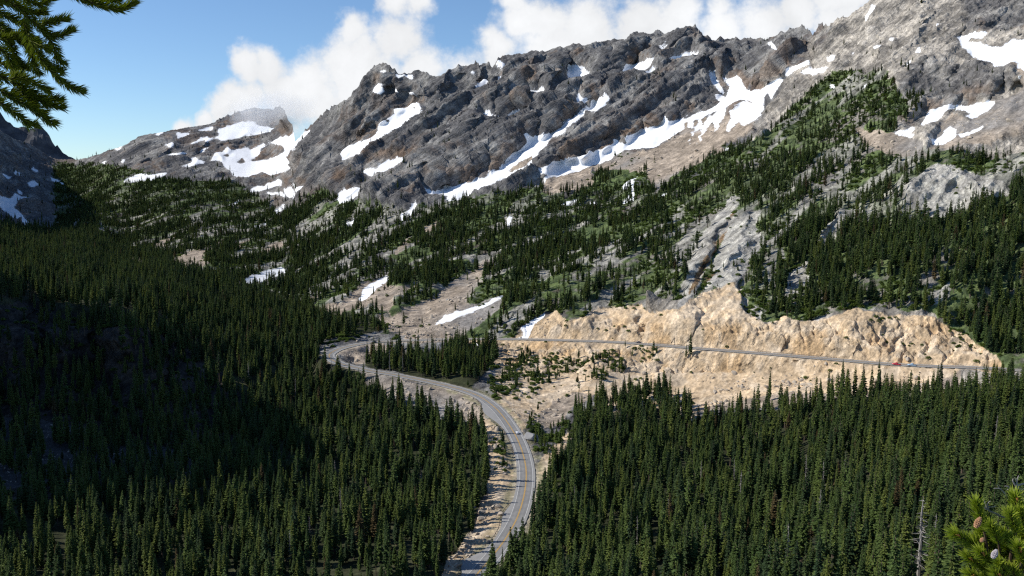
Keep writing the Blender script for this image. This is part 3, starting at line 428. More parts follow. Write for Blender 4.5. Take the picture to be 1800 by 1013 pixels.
    scr = mix(np.broadcast_to(C(0.235, 0.195, 0.155), P.shape), C(0.36, 0.30, 0.24), sstep(g2 + g1 * 0.5, -0.5, 0.5))
    scr = mix(scr, C(0.21, 0.205, 0.2), sstep(g3 + 0.3 * g1, 0.0, 0.6) * 0.8)
    base = mix(base, scr, M['scree']); base = mix(base, C(0.050, 0.052, 0.056), M['scree'] * M['dark'] * 0.92)  # shaded talus: part of its shade is put into the colour
    cut = mix(np.broadcast_to(C(0.485, 0.37, 0.245), P.shape), C(0.53, 0.43, 0.315), sstep(g2 + 0.6 * g1, -0.3, 0.6))
    cut = mix(cut, C(0.44, 0.285, 0.14), 0.6 * sstep(g4, 0.1, 0.6) * face); cut = mix(cut, C(0.40, 0.34, 0.27), 0.5 * sstep(g3 + 0.4 * g2, 0.25, 0.7))
    base = mix(base, cut, M['cut'])
    ff = mix(np.broadcast_to(C(0.028, 0.033, 0.016), P.shape), C(0.055, 0.058, 0.03), sstep(g2, 0.0, 0.6))
    base = mix(base, ff, np.clip(M['left'] * (1 - M['dark']) + M['right'] + M['island'], 0, 1) * (1 - M['scree']) * (1 - M['cut']))
    base = mix(base, mix(np.broadcast_to(C(0.030, 0.028, 0.027), P.shape), C(0.065, 0.055, 0.047), sstep(g2, -0.3, 0.4)), M['dark'] * (1 - M['scree']))  # cliff colour lowered to deepen the shade on this zone
    verge = (1 - sstep(rd, 8.0, 13.0)) * sstep(g2 + 0.4, -0.2, 0.4) * 0.75
    base = mix(base, C(0.20, 0.19, 0.10), verge * (V > 680))
    base = mix(base, C(0.42, 0.37, 0.29), (1 - sstep(rd, 5.0, 8.5)) * 0.8)
    # the far side of the ridges and the plain beyond
    top = P[0]; back = []
    for k, dz in ((1.02, -14), (1.10, -90), (1.35, -300), (2.2, None), (6.0, None)):
        b = top.copy(); b[:, :2] *= k; b[:, 2] = (top[:, 2] + dz) if dz is not None else -400; back.append(b)
    back = np.array(back[::-1])
    # and the ground under the viewpoint, a rocky shoulder
    bot = P[-1]; near = []
    for k, zz in ((0.55, None), (0.25, None)):
        b = bot * k; b[:, 2] = bot[:, 2] * k - 1.0; near.append(b)
    ang = np.linspace(-1, 1, NU)
    for rr, zz in ((7.0, -8.0), (4.0, -4.2), (2.2, -2.0)):
        near.append(np.stack([ang * rr * 1.6, np.full(NU, rr), np.full(NU, zz)], 1))
    near.append(np.stack([ang * 6, np.full(NU, -1.5), np.full(NU, -1.7)], 1)); near.append(np.stack([ang * 40, np.full(NU, -30.0), np.full(NU, -1.7)], 1))
    near = np.array(near)
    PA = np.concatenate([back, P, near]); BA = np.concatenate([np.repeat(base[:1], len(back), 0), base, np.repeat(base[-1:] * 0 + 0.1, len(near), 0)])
    NR = PA.shape[0]
    me = bpy.data.meshes.new('ground')
    idx = np.arange(NR * NU).reshape(NR, NU)
    f = np.stack([idx[:-1, :-1], idx[1:, :-1], idx[1:, 1:], idx[:-1, 1:]], -1).reshape(-1, 4)
    me.vertices.add(NR * NU); me.vertices.foreach_set('co', PA.astype(np.float32).ravel())
    me.loops.add(f.size); me.loops.foreach_set('vertex_index', f.astype(np.int32).ravel())
    me.polygons.add(len(f)); me.polygons.foreach_set('loop_start', np.arange(0, f.size, 4, dtype=np.int32))
    me.update(calc_edges=True)
    at = me.attributes.new('albedo', 'FLOAT_COLOR', 'POINT')
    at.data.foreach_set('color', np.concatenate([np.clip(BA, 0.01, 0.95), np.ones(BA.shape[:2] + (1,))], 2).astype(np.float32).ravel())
    sn = np.zeros((NR, NU), np.float32); sn[len(back):len(back) + P.shape[0]] = blur(M['snow'], 4)
    at = me.attributes.new('snow', 'FLOAT', 'POINT'); at.data.foreach_set('value', sn.ravel())
    ro = np.ones((NR, NU), np.float32); ro[len(back):len(back) + P.shape[0]] = np.clip(amp * (1 - M['cut']) + face * 0.8 + M['slab'] * 0.5 + M['outc'] * 0.3, 0, 1)
    at = me.attributes.new('rough', 'FLOAT', 'POINT'); at.data.foreach_set('value', ro.ravel())
    ob = bpy.data.objects.new('ground', me); COL.objects.link(ob)
    ob['label'] = 'rocky mountain valley ground with cliffs, scree, snow patches and road cut'; ob['category'] = 'ground'; ob['kind'] = 'structure'
    return ob, U, V, P, M, amp

def mat(name):
    m = bpy.data.materials.new(name); m.use_nodes = True; nt = NT(m.node_tree)
    return m, nt, m.node_tree.nodes['Principled BSDF']

def ground_material():
    m, nt, b = mat('mountain_ground')
    at = nt.new('ShaderNodeAttribute', attribute_name='albedo'); sn = nt.new('ShaderNodeAttribute', attribute_name='snow').outputs['Fac']
    pos = nt.new('ShaderNodeNewGeometry').outputs['Position']
    n1 = nt.noise(pos, 0.55, 6, 0.65); n2 = nt.noise(pos, 0.09, 5, 0.6)
    vor = nt.new('ShaderNodeTexVoronoi'); nt.l.new(pos, vor.inputs['Vector']); vor.inputs['Scale'].default_value = 0.42
    inv = nt.math('SUBTRACT', 1.0, sn)
    k = nt.math('MULTIPLY_ADD', nt.math('SUBTRACT', n1.outputs['Fac'], 0.5), 1.1, 1.0)
    k = nt.math('MULTIPLY', k, nt.math('MULTIPLY_ADD', nt.math('SUBTRACT', n2.outputs['Fac'], 0.5), 0.9, 1.0))
    sep = nt.new('ShaderNodeSeparateColor'); nt.l.new(vor.outputs['Color'], sep.inputs[0]); vor.feature = 'F1'
    gx = Vector((0.71, 0.52, 0.46)).normalized(); g1 = gx.cross(Vector((0, 1, 0))).normalized(); g2 = gx.cross(g1); mp = nt.new('ShaderNodeCombineXYZ')
    for _k, (_v, _s) in enumerate(((g1, 1.0), (g2, 1.0), (gx, 0.14))): nt.l.new(nt.math('MULTIPLY', nt.vmath('DOT_PRODUCT', pos, tuple(_v)), _s), mp.inputs[_k])
    n4 = nt.noise(mp.outputs[0], 0.13, 6, 0.7)
    k = nt.math('MULTIPLY', k, nt.math('MULTIPLY_ADD', sep.outputs[0], 0.45, 0.78))
    rg0 = nt.new('ShaderNodeAttribute', attribute_name='rough').outputs['Fac']; jw = nt.vmath('ADD', mp.outputs[0], nt.vmath('MULTIPLY', n1.outputs['Color'], (3.0, 3.0, 1.5)))
    ve = nt.new('ShaderNodeTexVoronoi', feature='DISTANCE_TO_EDGE'); nt.l.new(jw, ve.inputs['Vector']); ve.inputs['Scale'].default_value = 0.085; joint = nt.smooth(ve.outputs['Distance'], 0.0, 0.13)
    ve2 = nt.new('ShaderNodeTexVoronoi', feature='DISTANCE_TO_EDGE'); nt.l.new(jw, ve2.inputs['Vector']); ve2.inputs['Scale'].default_value = 0.3; joint2 = nt.smooth(ve2.outputs['Distance'], 0.0, 0.14)
    jt = nt.math('MULTIPLY', nt.math('MULTIPLY_ADD', joint, 0.28, 0.78), nt.math('MULTIPLY_ADD', joint2, 0.16, 0.88)); jt = nt.math('MULTIPLY_ADD', nt.math('SUBTRACT', jt, 1.0), rg0, 1.0); k = nt.math('MULTIPLY', k, jt)
    k = nt.math('MULTIPLY', k, nt.math('MULTIPLY_ADD', nt.math('SUBTRACT', n4.outputs['Fac'], 0.5), 1.7, 1.0))
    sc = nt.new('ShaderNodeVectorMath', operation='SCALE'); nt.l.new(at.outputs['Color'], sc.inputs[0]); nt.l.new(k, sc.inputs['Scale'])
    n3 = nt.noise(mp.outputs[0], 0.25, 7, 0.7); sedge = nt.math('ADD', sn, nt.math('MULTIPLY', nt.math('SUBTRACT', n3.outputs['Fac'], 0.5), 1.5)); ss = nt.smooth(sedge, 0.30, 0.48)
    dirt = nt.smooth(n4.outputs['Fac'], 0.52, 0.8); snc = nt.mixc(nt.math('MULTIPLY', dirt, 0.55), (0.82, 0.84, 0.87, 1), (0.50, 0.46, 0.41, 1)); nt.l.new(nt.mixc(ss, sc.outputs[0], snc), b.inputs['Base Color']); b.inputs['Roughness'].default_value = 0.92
    b.inputs['Specular IOR Level'].default_value = 0.15
    h = nt.math('ADD', nt.math('MULTIPLY', n1.outputs['Fac'], 2.0), nt.math('MULTIPLY', vor.outputs['Distance'], 0.9))
    h = nt.math('ADD', h, nt.math('MULTIPLY', n2.outputs['Fac'], 4.0)); h = nt.math('ADD', h, nt.math('MULTIPLY', n4.outputs['Fac'], 4.0)); h = nt.math('ADD', h, nt.math('MULTIPLY', joint, 1.0)); h = nt.math('ADD', h, nt.math('MULTIPLY', joint2, 0.3)); rgh = nt.new('ShaderNodeAttribute', attribute_name='rough').outputs['Fac']
    bp = nt.new('ShaderNodeBump'); nt.l.new(h, bp.inputs['Height']); bp.inputs['Distance'].default_value = 1.0
    nt.l.new(nt.math('MULTIPLY', nt.math('MULTIPLY_ADD', inv, 0.5, 0.03), nt.math('MULTIPLY_ADD', rgh, 0.65, 0.35)), bp.inputs['Strength']); nt.l.new(bp.outputs[0], b.inputs['Normal'])
    return m
ground, GU, GV, GP, GM, GAMP = build_terrain()
ground.data.materials.append(ground_material())
PU, PVv = proj(GP)
print('terrain', round(time.time() - T0, 1))

def locate(u, v):
    """ground point under photo pixel (u, v)"""
    j = int(round((u - GU[0, 0]) / 1.4)); j0, j1 = max(j - 12, 0), j + 13
    d = (PU[:, j0:j1] - u) ** 2 + (PVv[:, j0:j1] - v) ** 2
    k = np.unravel_index(d.argmin(), d.shape); return GP[k[0], j0 + k[1]].copy()

# ------------------------------------------------------------------ generic object helpers
def tag(o, label=None, cat=None, group=None, kind=None):
    if label: o['label'] = label
    if cat: o['category'] = cat
    if group: o['group'] = group
    if kind: o['kind'] = kind
    return o
def mesh_np(name, verts, faces, mats=None, smooth=False, fmat=None):
    me = bpy.data.meshes.new(name); me.from_pydata([tuple(v) for v in verts], [], [tuple(f) for f in faces])
    for m in (mats or []): me.materials.append(m)
    if fmat is not None: me.polygons.foreach_set('material_index', fmat)
    if smooth: me.polygons.foreach_set('use_smooth', [True] * len(me.polygons))
    me.update(); return me
def obj(name, me, parent=None):
    o = bpy.data.objects.new(name, me); COL.objects.link(o)
    if parent is not None: o.parent = parent
    return o
def thing(name, label, cat, loc=(0, 0, 0), rz=0.0, group=None):
    o = bpy.data.objects.new(name, None); COL.objects.link(o); o.location = loc; o.rotation_euler = (0, 0, rz); o.empty_display_size = 0.5
    return tag(o, label, cat, group)
def dup(root, loc, rot, scale):
    r = root.copy(); COL.objects.link(r); r.location = loc; r.rotation_euler = rot; r.scale = scale
    for ch in root.children:
        c = ch.copy(); COL.objects.link(c); c.parent = r
    return r
def tube(path, radii, n=6, cap=True):
    """verts, faces of a tube along path"""
    vs, fs = [], []; path = [Vector(p) for p in path]
    for i, p in enumerate(path):
        t = (path[min(i + 1, len(path) - 1)] - path[max(i - 1, 0)]).normalized()
        a = t.orthogonal().normalized() if i == 0 else (a - t * a.dot(t)).normalized()
        b = t.cross(a)
        for k in range(n):
            w = 2 * math.pi * k / n; vs.append(p + (a * math.cos(w) + b * math.sin(w)) * radii[i])
    for i in range(len(path) - 1):
        for k in range(n): fs.append((i*n + k, i*n + (k+1) % n, (i+1)*n + (k+1) % n, (i+1)*n + k))
    if cap: fs.append(tuple(range(n))[::-1]); fs.append(tuple(range((len(path)-1)*n, len(path)*n)))
    return vs, fs
class MB:
    def __init__(s): s.v = []; s.f = []; s.m = []
    def add(s, vf, mi=0):
        o = len(s.v); s.v += [tuple(v) for v in vf[0]]; s.f += [tuple(i + o for i in f) for f in vf[1]]; s.m += [mi] * len(vf[1])
    def box(s, c, d, mi=0, rz=0.0):
        x, y, z = (t / 2 for t in d); cr, sr = math.cos(rz), math.sin(rz); vs = []
        for sx, sy, sz in ((-1,-1,-1),(1,-1,-1),(1,1,-1),(-1,1,-1),(-1,-1,1),(1,-1,1),(1,1,1),(-1,1,1)):
            px, py = sx * x, sy * y; vs.append((c[0] + px*cr - py*sr, c[1] + px*sr + py*cr, c[2] + sz*z))
        s.add((vs, [(3,2,1,0),(4,5,6,7),(0,1,5,4),(1,2,6,5),(2,3,7,6),(3,0,4,7)]), mi)
    def mesh(s, name, mats, smooth=False): return mesh_np(name, s.v, s.f, mats, smooth, s.m)

# ------------------------------------------------------------------ plain materials
def simple(name, col, rough=0.7, metal=0.0, spec=0.3, var=0.0, vscale=1.0, bump=0.0):
    m, nt, b = mat(name); b.inputs['Roughness'].default_value = rough; b.inputs['Metallic'].default_value = metal; b.inputs['Specular IOR Level'].default_value = spec
    tcn = nt.new('ShaderNodeTexCoord').outputs['Object']; nz = nt.noise(tcn, vscale, 5, 0.6)
    k = nt.math('MULTIPLY_ADD', nt.math('SUBTRACT', nz.outputs['Fac'], 0.5), var * 2, 1.0)
    sc = nt.new('ShaderNodeVectorMath', operation='SCALE'); sc.inputs[0].default_value = col; nt.l.new(k, sc.inputs['Scale']); nt.l.new(sc.outputs[0], b.inputs['Base Color'])
    if bump:
        bp = nt.new('ShaderNodeBump'); bp.inputs['Strength'].default_value = bump; bp.inputs['Distance'].default_value = 0.05; nt.l.new(nz.outputs['Fac'], bp.inputs['Height']); nt.l.new(bp.outputs[0], b.inputs['Normal'])
    return m
def foliage(name, dark, light, trans=0.25, spec=0.2, rough=0.65, vary=False):
    m, nt, b = mat(name); inf = nt.new('ShaderNodeObjectInfo')
    pos = nt.new('ShaderNodeNewGeometry').outputs['Position']; nz = nt.noise(pos, 1.3, 3, 0.6); big = nt.noise(pos, 0.03, 3, 0.6)
    f = nt.math('ADD', nt.math('MULTIPLY', inf.outputs['Random'], 0.55), nt.math('MULTIPLY', nz.outputs['Fac'], 0.45)); f = nt.math('ADD', f, nt.math('MULTIPLY', nt.math('SUBTRACT', big.outputs['Fac'], 0.5), 0.8), clamp=True)
    c = nt.mixc(f, dark + (1,), light + (1,))
    if vary:
        wn = nt.new('ShaderNodeTexWhiteNoise', noise_dimensions='1D'); nt.l.new(inf.outputs['Random'], wn.inputs['W']); r2 = wn.outputs['Value']
        c = nt.mixc(nt.math('MULTIPLY', nt.smooth(r2, 0.5, 0.0), 0.7), c, (0.030, 0.058, 0.036, 1)); c = nt.mixc(nt.math('MULTIPLY', nt.smooth(r2, 0.62, 0.97), 0.75), c, (0.16, 0.19, 0.045, 1)); c = nt.mixc(nt.math('MULTIPLY', nt.math('GREATER_THAN', r2, 0.982), 0.8), c, (0.12, 0.075, 0.045, 1))
    nt.l.new(c, b.inputs['Base Color']); b.inputs['Roughness'].default_value = rough; b.inputs['Specular IOR Level'].default_value = spec
    tr = nt.new('ShaderNodeBsdfTranslucent'); nt.l.new(c, tr.inputs['Color'])
    mx = nt.new('ShaderNodeMixShader'); mx.inputs[0].default_value = trans; nt.l.new(b.outputs[0], mx.inputs[1]); nt.l.new(tr.outputs[0], mx.inputs[2])
    nt.l.new(mx.outputs[0], m.node_tree.nodes['Material Output'].inputs['Surface'])
    return m
M_FIR = foliage('fir_needles', (0.048, 0.090, 0.028), (0.150, 0.200, 0.052), vary=True)
M_LARCH = foliage('larch_needles', (0.085, 0.14, 0.045), (0.15, 0.21, 0.065))
M_SHRUB = foliage('shrub_leaves', (0.07, 0.125, 0.025), (0.17, 0.23, 0.05), 0.4)
M_BARK = simple('conifer_bark', (0.11, 0.085, 0.065), 0.9, var=0.4, vscale=3)
M_DEAD = simple('weathered_dead_wood', (0.25, 0.235, 0.22), 0.85, var=0.35, vscale=4)
M_ROCK = simple('boulder_rock', (0.42, 0.36, 0.29), 0.92, var=0.35, vscale=0.9, bump=0.6)
M_GREYROCK = simple('grey_boulder_rock', (0.27, 0.27, 0.275), 0.9, var=0.3, vscale=0.8, bump=0.6)

# ------------------------------------------------------------------ trees
def kite(root, d, up, L, w):
    """one pointed spray of needles: 4 corners"""
    s = d.cross(up)
    if s.length < 1e-4: s = Vector((1, 0, 0))
    s.normalize(); m = root + d * (L * 0.45)
    return [root, m + s * w, root + d * L, m - s * w]
def make_crown(seed, R0=0.11, zlo=0.10, whorls=32, nb=7, power=0.8, open_=0.0, droop=0.35):
    rnd = random.Random(seed); v, f = [], []
    lean = (rnd.uniform(-.01, .01), rnd.uniform(-.01, .01))
    def put(q):
        o = len(v); v.extend(q); f.append((o, o+1, o+2)); f.append((o, o+2, o+3))
    side = [rnd.uniform(0.8, 1.2) for _ in range(8)]
    for i in range(whorls):
        t = (i + rnd.random() * 0.8) / whorls; z = zlo + (0.985 - zlo) * t
        for k in range(nb):
            if rnd.random() < open_ + 0.08: continue
            az = 2 * math.pi * (k + rnd.random()) / nb + i * 1.3
            prof = min(1.0, (0.55 + 2.2 * t)) * (1 - t) ** power
            L = (R0 * prof * rnd.uniform(0.55, 1.2) * side[int(az / 6.2832 * 8) % 8] + 0.008)
            dr = droop * (1 - 1.3 * t) + rnd.uniform(-0.15, 0.2)
            d = Vector((math.cos(az), math.sin(az), -dr)).normalized(); root = Vector((lean[0] * t, lean[1] * t, z))
            up = Vector((0, 0, 1))
            put(kite(root, d, up, L, L * 0.22)); put(kite(root + d * L * 0.1, d, d.cross(up).normalized(), L * 0.85, 0.012 + L * 0.10))
            for sgn in (-1, 1):
                for q in (0.35, 0.62):
                    a2 = az + sgn * rnd.uniform(0.5, 0.9); d2 = Vector((math.cos(a2), math.sin(a2), -dr - rnd.uniform(0, 0.5))).normalized()
                    put(kite(root + d * L * q, d2, (up + Vector((rnd.uniform(-.5, .5), rnd.uniform(-.5, .5), 0))).normalized(), L * 0.55 * (1.2 - q), L * 0.13 + 0.004))
    return v, f
def make_trunk(seed, top=0.97, r=0.0125, dead=False):
    rnd = random.Random(seed); mb = MB()
    mb.add(tube([(0, 0, -0.06), (0, 0, 0.02), (rnd.uniform(-.004, .004), rnd.uniform(-.004, .004), 0.45), (rnd.uniform(-.006, .006), 0, 0.75), (0, 0, top)], [r * 1.25, r * 1.05, r * 0.75, r * 0.45, r * 0.08], 6))
    return mb
def make_snag(seed):
    rnd = random.Random(seed); mb = MB(); mb.add(tube([(0, 0, 0.1), (0, 0, 0.5), (0, 0, 0.95)], [0.007, 0.005, 0.001], 4))
    for i in range(90):
        z = rnd.uniform(0.12, 0.93); L = 0.095 * (1.05 - z) ** 0.6 * rnd.uniform(0.3, 1.2); az = rnd.uniform(0, 6.283); dr = rnd.uniform(-0.1, 0.6)
        p0 = Vector((0, 0, z)); d = Vector((math.cos(az), math.sin(az), -dr)); p1 = p0 + d * L * 0.6; p2 = p1 + (d + Vector((rnd.uniform(-.3, .3), rnd.uniform(-.3, .3), rnd.uniform(-.4, .5)))) * L * 0.4
        mb.add(tube([p0, p1, p2], [0.0042, 0.003, 0.0012], 3, False))
    return mb
def lab(o, **k): return o
def fir_proto(i, leaf, **kw):
    v, f = make_crown(100 + i, **kw)
    return make_trunk(i).mesh('trunk', [M_BARK]), mesh_np('crown', v, f, [leaf])
FIRS = [fir_proto(0, M_FIR), fir_proto(1, M_FIR, R0=0.095, whorls=36), fir_proto(2, M_FIR, R0=0.125, whorls=30), fir_proto(3, M_FIR, R0=0.085, power=0.6, whorls=36), fir_proto(4, M_FIR, R0=0.105, zlo=0.22, open_=0.12),
        fir_proto(5, M_FIR, R0=0.115, zlo=0.06, power=1.0), fir_proto(8, M_FIR, R0=0.10, whorls=26, zlo=0.3, open_=0.25), fir_proto(9, M_FIR, R0=0.14, power=1.2, whorls=34), fir_proto(10, M_FIR, R0=0.075, power=0.5, whorls=40, open_=0.15), fir_proto(11, M_FIR, R0=0.12, zlo=0.05, power=0.7, open_=0.2, droop=0.5), fir_proto(6, M_LARCH, R0=0.12, open_=0.2, nb=6, droop=0.1), fir_proto(7, M_LARCH, R0=0.105, open_=0.15, nb=6, droop=0.15)]
SNAGS = [(make_trunk(30 + i, r=0.014).mesh('trunk', [M_DEAD]), make_snag(40 + i).mesh('branches', [M_DEAD])) for i in range(3)]
def tree_thing(name, label, cat, proto, part2, loc, rot, scale, group):
    t = thing(name, label, cat, loc, 0, group); t.rotation_euler = rot; t.scale = scale
    obj('trunk', proto[0], t); obj(part2, proto[1], t); return t

def scatter(name, pts, scl, rot, idx, variants, label, cat):
    """ONE object of uncountable growth or rubble: points that carry copies of the things' own meshes"""
    me = bpy.data.meshes.new(name); me.vertices.add(len(pts)); me.vertices.foreach_set('co', np.asarray(pts, np.float32).ravel())
    for nm, typ, dat, key in (('scl', 'FLOAT_VECTOR', scl, 'vector'), ('rot', 'FLOAT_VECTOR', rot, 'vector'), ('idx', 'INT', idx, 'value')):
        a = me.attributes.new(nm, typ, 'POINT'); a.data.foreach_set(key, np.asarray(dat, np.int32 if typ == 'INT' else np.float32).ravel())
    ob = obj(name, me); tag(ob, label, cat, None, 'stuff')
    ng = bpy.data.node_groups.new(name, 'GeometryNodeTree')
    ng.interface.new_socket('Geometry', in_out='INPUT', socket_type='NodeSocketGeometry'); ng.interface.new_socket('Geometry', in_out='OUTPUT', socket_type='NodeSocketGeometry')
    N, Lk = ng.nodes, ng.links; gi = N.new('NodeGroupInput'); go = N.new('NodeGroupOutput')
    iop = N.new('GeometryNodeInstanceOnPoints'); ja = N.new('GeometryNodeJoinGeometry')
    for objs in variants:
        jn = N.new('GeometryNodeJoinGeometry')
        for o in objs:
            oi = N.new('GeometryNodeObjectInfo'); oi.transform_space = 'ORIGINAL'; oi.inputs['Object'].default_value = o; Lk.new(oi.outputs['Geometry'], jn.inputs[0])
        g2 = N.new('GeometryNodeGeometryToInstance'); Lk.new(jn.outputs[0], g2.inputs[0]); Lk.new(g2.outputs[0], ja.inputs[0])
    def na(nm, typ):
        n = N.new('GeometryNodeInputNamedAttribute'); n.data_type = typ; n.inputs['Name'].default_value = nm; return n.outputs[0]
    Lk.new(gi.outputs[0], iop.inputs['Points']); Lk.new(ja.outputs[0], iop.inputs['Instance']); iop.inputs['Pick Instance'].default_value = True
    Lk.new(na('idx', 'INT'), iop.inputs['Instance Index']); Lk.new(na('rot', 'FLOAT_VECTOR'), iop.inputs['Rotation']); Lk.new(na('scl', 'FLOAT_VECTOR'), iop.inputs['Scale'])
    Lk.new(iop.outputs[0], go.inputs[0])
    md = ob.modifiers.new('scatter', 'NODES'); md.node_group = ng
    return ob

def cells():
    P = GP; a = P[1:, :-1] - P[:-1, :-1]; b = P[:-1, 1:] - P[:-1, :-1]; cr = np.cross(a, b)
    area = np.linalg.norm(cr, axis=2); nz = np.abs(cr[..., 2]) / (area + 1e-9)
    return area, nz
AREA, NZ = cells()
def sample(density, seed):
    """random ground points, density per square metre (of ground, seen from above)"""
    rng = np.random.default_rng(seed); lam = np.clip(AREA * np.clip(NZ, 0.25, 1) * density[:-1, :-1], 0, 3)
    n = rng.poisson(lam); i, j = np.nonzero(n); c = n[i, j]; i = np.repeat(i, c); j = np.repeat(j, c)
    a = rng.random(len(i))[:, None]; b = rng.random(len(i))[:, None]
    p = (GP[i, j] * (1-b) + GP[i, j+1] * b) * (1-a) + (GP[i+1, j] * (1-b) + GP[i+1, j+1] * b) * a
    return p, i, j

def plant_forest():
    P = GP; M = GM; e = P[..., 2]
    pat = fbm(P, 70, 4, 0.55, 77.0) + 0.5 * fbm(P, 22, 3, 0.6, 78.0)
    den = np.zeros(P.shape[:2]); clump = fbm(P, 13, 2, 0.6, 79.0)
    den = np.maximum(den, 0.085 * M['mid'] * (0.12 + 0.88 * sstep(pat, -0.25, 0.2))); den = np.maximum(den, 0.085 * M['ur'] * (0.15 + 0.85 * sstep(pat, -0.35, 0.1))); den = np.maximum(den, 0.060 * M['urd'] * sstep(pat, -1.0, -0.3))
    den = np.maximum(den, 0.056 * M['left'] * (0.5 + 0.5 * sstep(pat, -0.7, 0.2)) * (1 - M['dark'])); den = np.maximum(den, 0.040 * M['dark'] * sstep(pat, -0.7, 0.1))
    den = np.maximum(den, 0.056 * M['right'] * (0.55 + 0.45 * sstep(pat, -0.6, 0.2))); den = np.maximum(den, 0.05 * M['island']); den = np.maximum(den, 0.04 * M['strip'])
    core = blur(np.maximum.reduce([inpoly(GU, GV, q) for q in ([(860,345),(960,330),(1080,350),(1075,385),(1000,420),(930,490),(880,500),(830,480),(850,400)], [(1440,260),(1560,180),(1640,160),(1600,210),(1500,290),(1400,330)], [(500,440),(640,380),(700,400),(640,470),(560,520)], [(1270,300),(1420,300),(1400,420),(1330,420)])]).astype(float), 4)
    den = np.maximum(den, 0.05 * core)
    den = np.maximum(den, 0.0016 * (GV < 480) * (e < 420) * sstep(pat, 0.0, 0.4) * (e < 260))
    den *= (1 - M['snow']) * (1 - 0.97 * M['scree'] * (1 - 0.85 * M['dark'])) * (1 - M['brown']) * (1 - np.clip(M['cut'] - M['strip'] - M['right'], 0, 1) * 0.985) * (1 - 0.9 * M['slab']) * (1 - 0.8 * M['outc']) * sstep(M['road'], 9, 11)
    den *= 0.45 + 0.9 * sstep(clump, -0.5, 0.5)
    den *= (NZ[np.minimum(np.arange(P.shape[0]), P.shape[0]-2)][:, np.minimum(np.arange(P.shape[1]), P.shape[1]-2)] > 0.22)
    p, i, j = sample(den, 5); rng = np.random.default_rng(6)
    z = p[:, 2]; Y = p[:, 1]
    h = 15.8 * np.clip(rng.normal(0.92, 0.27, len(p)), 0.3, 1.5) * (1 - 0.55 * sstep(z, -110, 180)) * np.where(M['strip'][i, j] > 0.5, 0.42, 1.0)
    slope = (M['mid'][i, j] > 0.5) | ((M['ur'][i, j] > 0.5) & (M['urd'][i, j] < 0.5)); h *= np.where(slope, np.where(M['ur'][i, j] > 0.5, rng.uniform(0.5, 1.05, len(p)), rng.uniform(0.45, 0.95, len(p))), 1.0) * (1 - 0.5 * (M['slab'][i, j])) * np.where(rng.random(len(p)) < 0.15, 0.55, 1.0)
    wd = rng.uniform(0.95, 1.9, len(p)) * (17.0 / (h + 3.0)) ** 0.3; idx = rng.integers(0, 10, len(p))
    lar = rng.random(len(p)) < np.where(z > -60, 0.22, 0.04); idx[lar] = rng.integers(10, 12, lar.sum())
    rot = np.stack([rng.normal(0, 0.025, len(p)), rng.normal(0, 0.025, len(p)), rng.uniform(0, 6.283, len(p))], 1)
    scl = np.stack([h * wd, h * wd, h], 1)
    return p, scl, rot, idx, i, j
tp, tscl, trot, tidx, ti, tj = plant_forest()
_u, _v = proj(tp); _k = ~((np.abs(_u - 1614) < 15) & (_v > 985) & (_v < 1110)); tp, tscl, trot, tidx, ti, tj = tp[_k], tscl[_k], trot[_k], tidx[_k], ti[_k], tj[_k]
print('trees', len(tp), round(time.time() - T0, 1))

# the nearest trees, one by one
uu, vv = proj(tp); ut, vt = proj(tp + np.stack([0*tscl[:, 2], 0*tscl[:, 2], tscl[:, 2]], 1))
size = vv - vt
inside = (uu > 8) & (uu < 1792) & (vt > 0) & (vt < 985)
order = np.argsort(-np.where(inside, size, -1)); pick = order[:262]
isl = np.nonzero((GM['island'][ti, tj] > 0.5))[0]; isl = isl[np.argsort(-size[isl])][:26]
pick = np.unique(np.concatenate([pick, isl]))
def where_label(u, v, k):
    kind = 'pale green feathery larch' if k >= 10 else 'dark green narrow fir'
    if v < 700: return kind + ' in the grove inside the hairpin bend', 'firs in the hairpin grove'
    if u > 1450: return kind + ' in the nearest rows of the dense forest at lower right', 'conifers of the near forest, far right'
    if u > 900: return kind + ' in the dense forest just right of the lower road', 'conifers of the near forest, right of the road'
    return kind + ' in the dense forest along the bottom, left of the road', 'conifers of the near forest, left of the road'
VAR = {}
for q in pick:
    k = int(tidx[q]); lb, gp = where_label(uu[q], vv[q], k)
    t = tree_thing('larch_tree' if k >= 10 else 'fir_tree', lb, 'tree', FIRS[k], 'crown', tp[q], trot[q], tscl[q], gp)
    VAR.setdefault(k, [c for c in t.children])
for k in range(12):
    if k not in VAR:
        q = next(t for t in order[262:] if tidx[t] == k); lb, gp = where_label(uu[q], vv[q], k)
        t = tree_thing('larch_tree' if k >= 10 else 'fir_tree', lb, 'tree', FIRS[k], 'crown', tp[q], trot[q], tscl[q], gp); VAR[k] = list(t.children); pick = np.append(pick, q)
rest = np.ones(len(tp), bool); rest[pick] = False
scatter('conifer_forest', tp[rest], tscl[rest], trot[rest], tidx[rest], [VAR[k] for k in range(11, -1, -1)], 'dense dark conifer forest covering the valley floor and mountain slopes', 'forest')

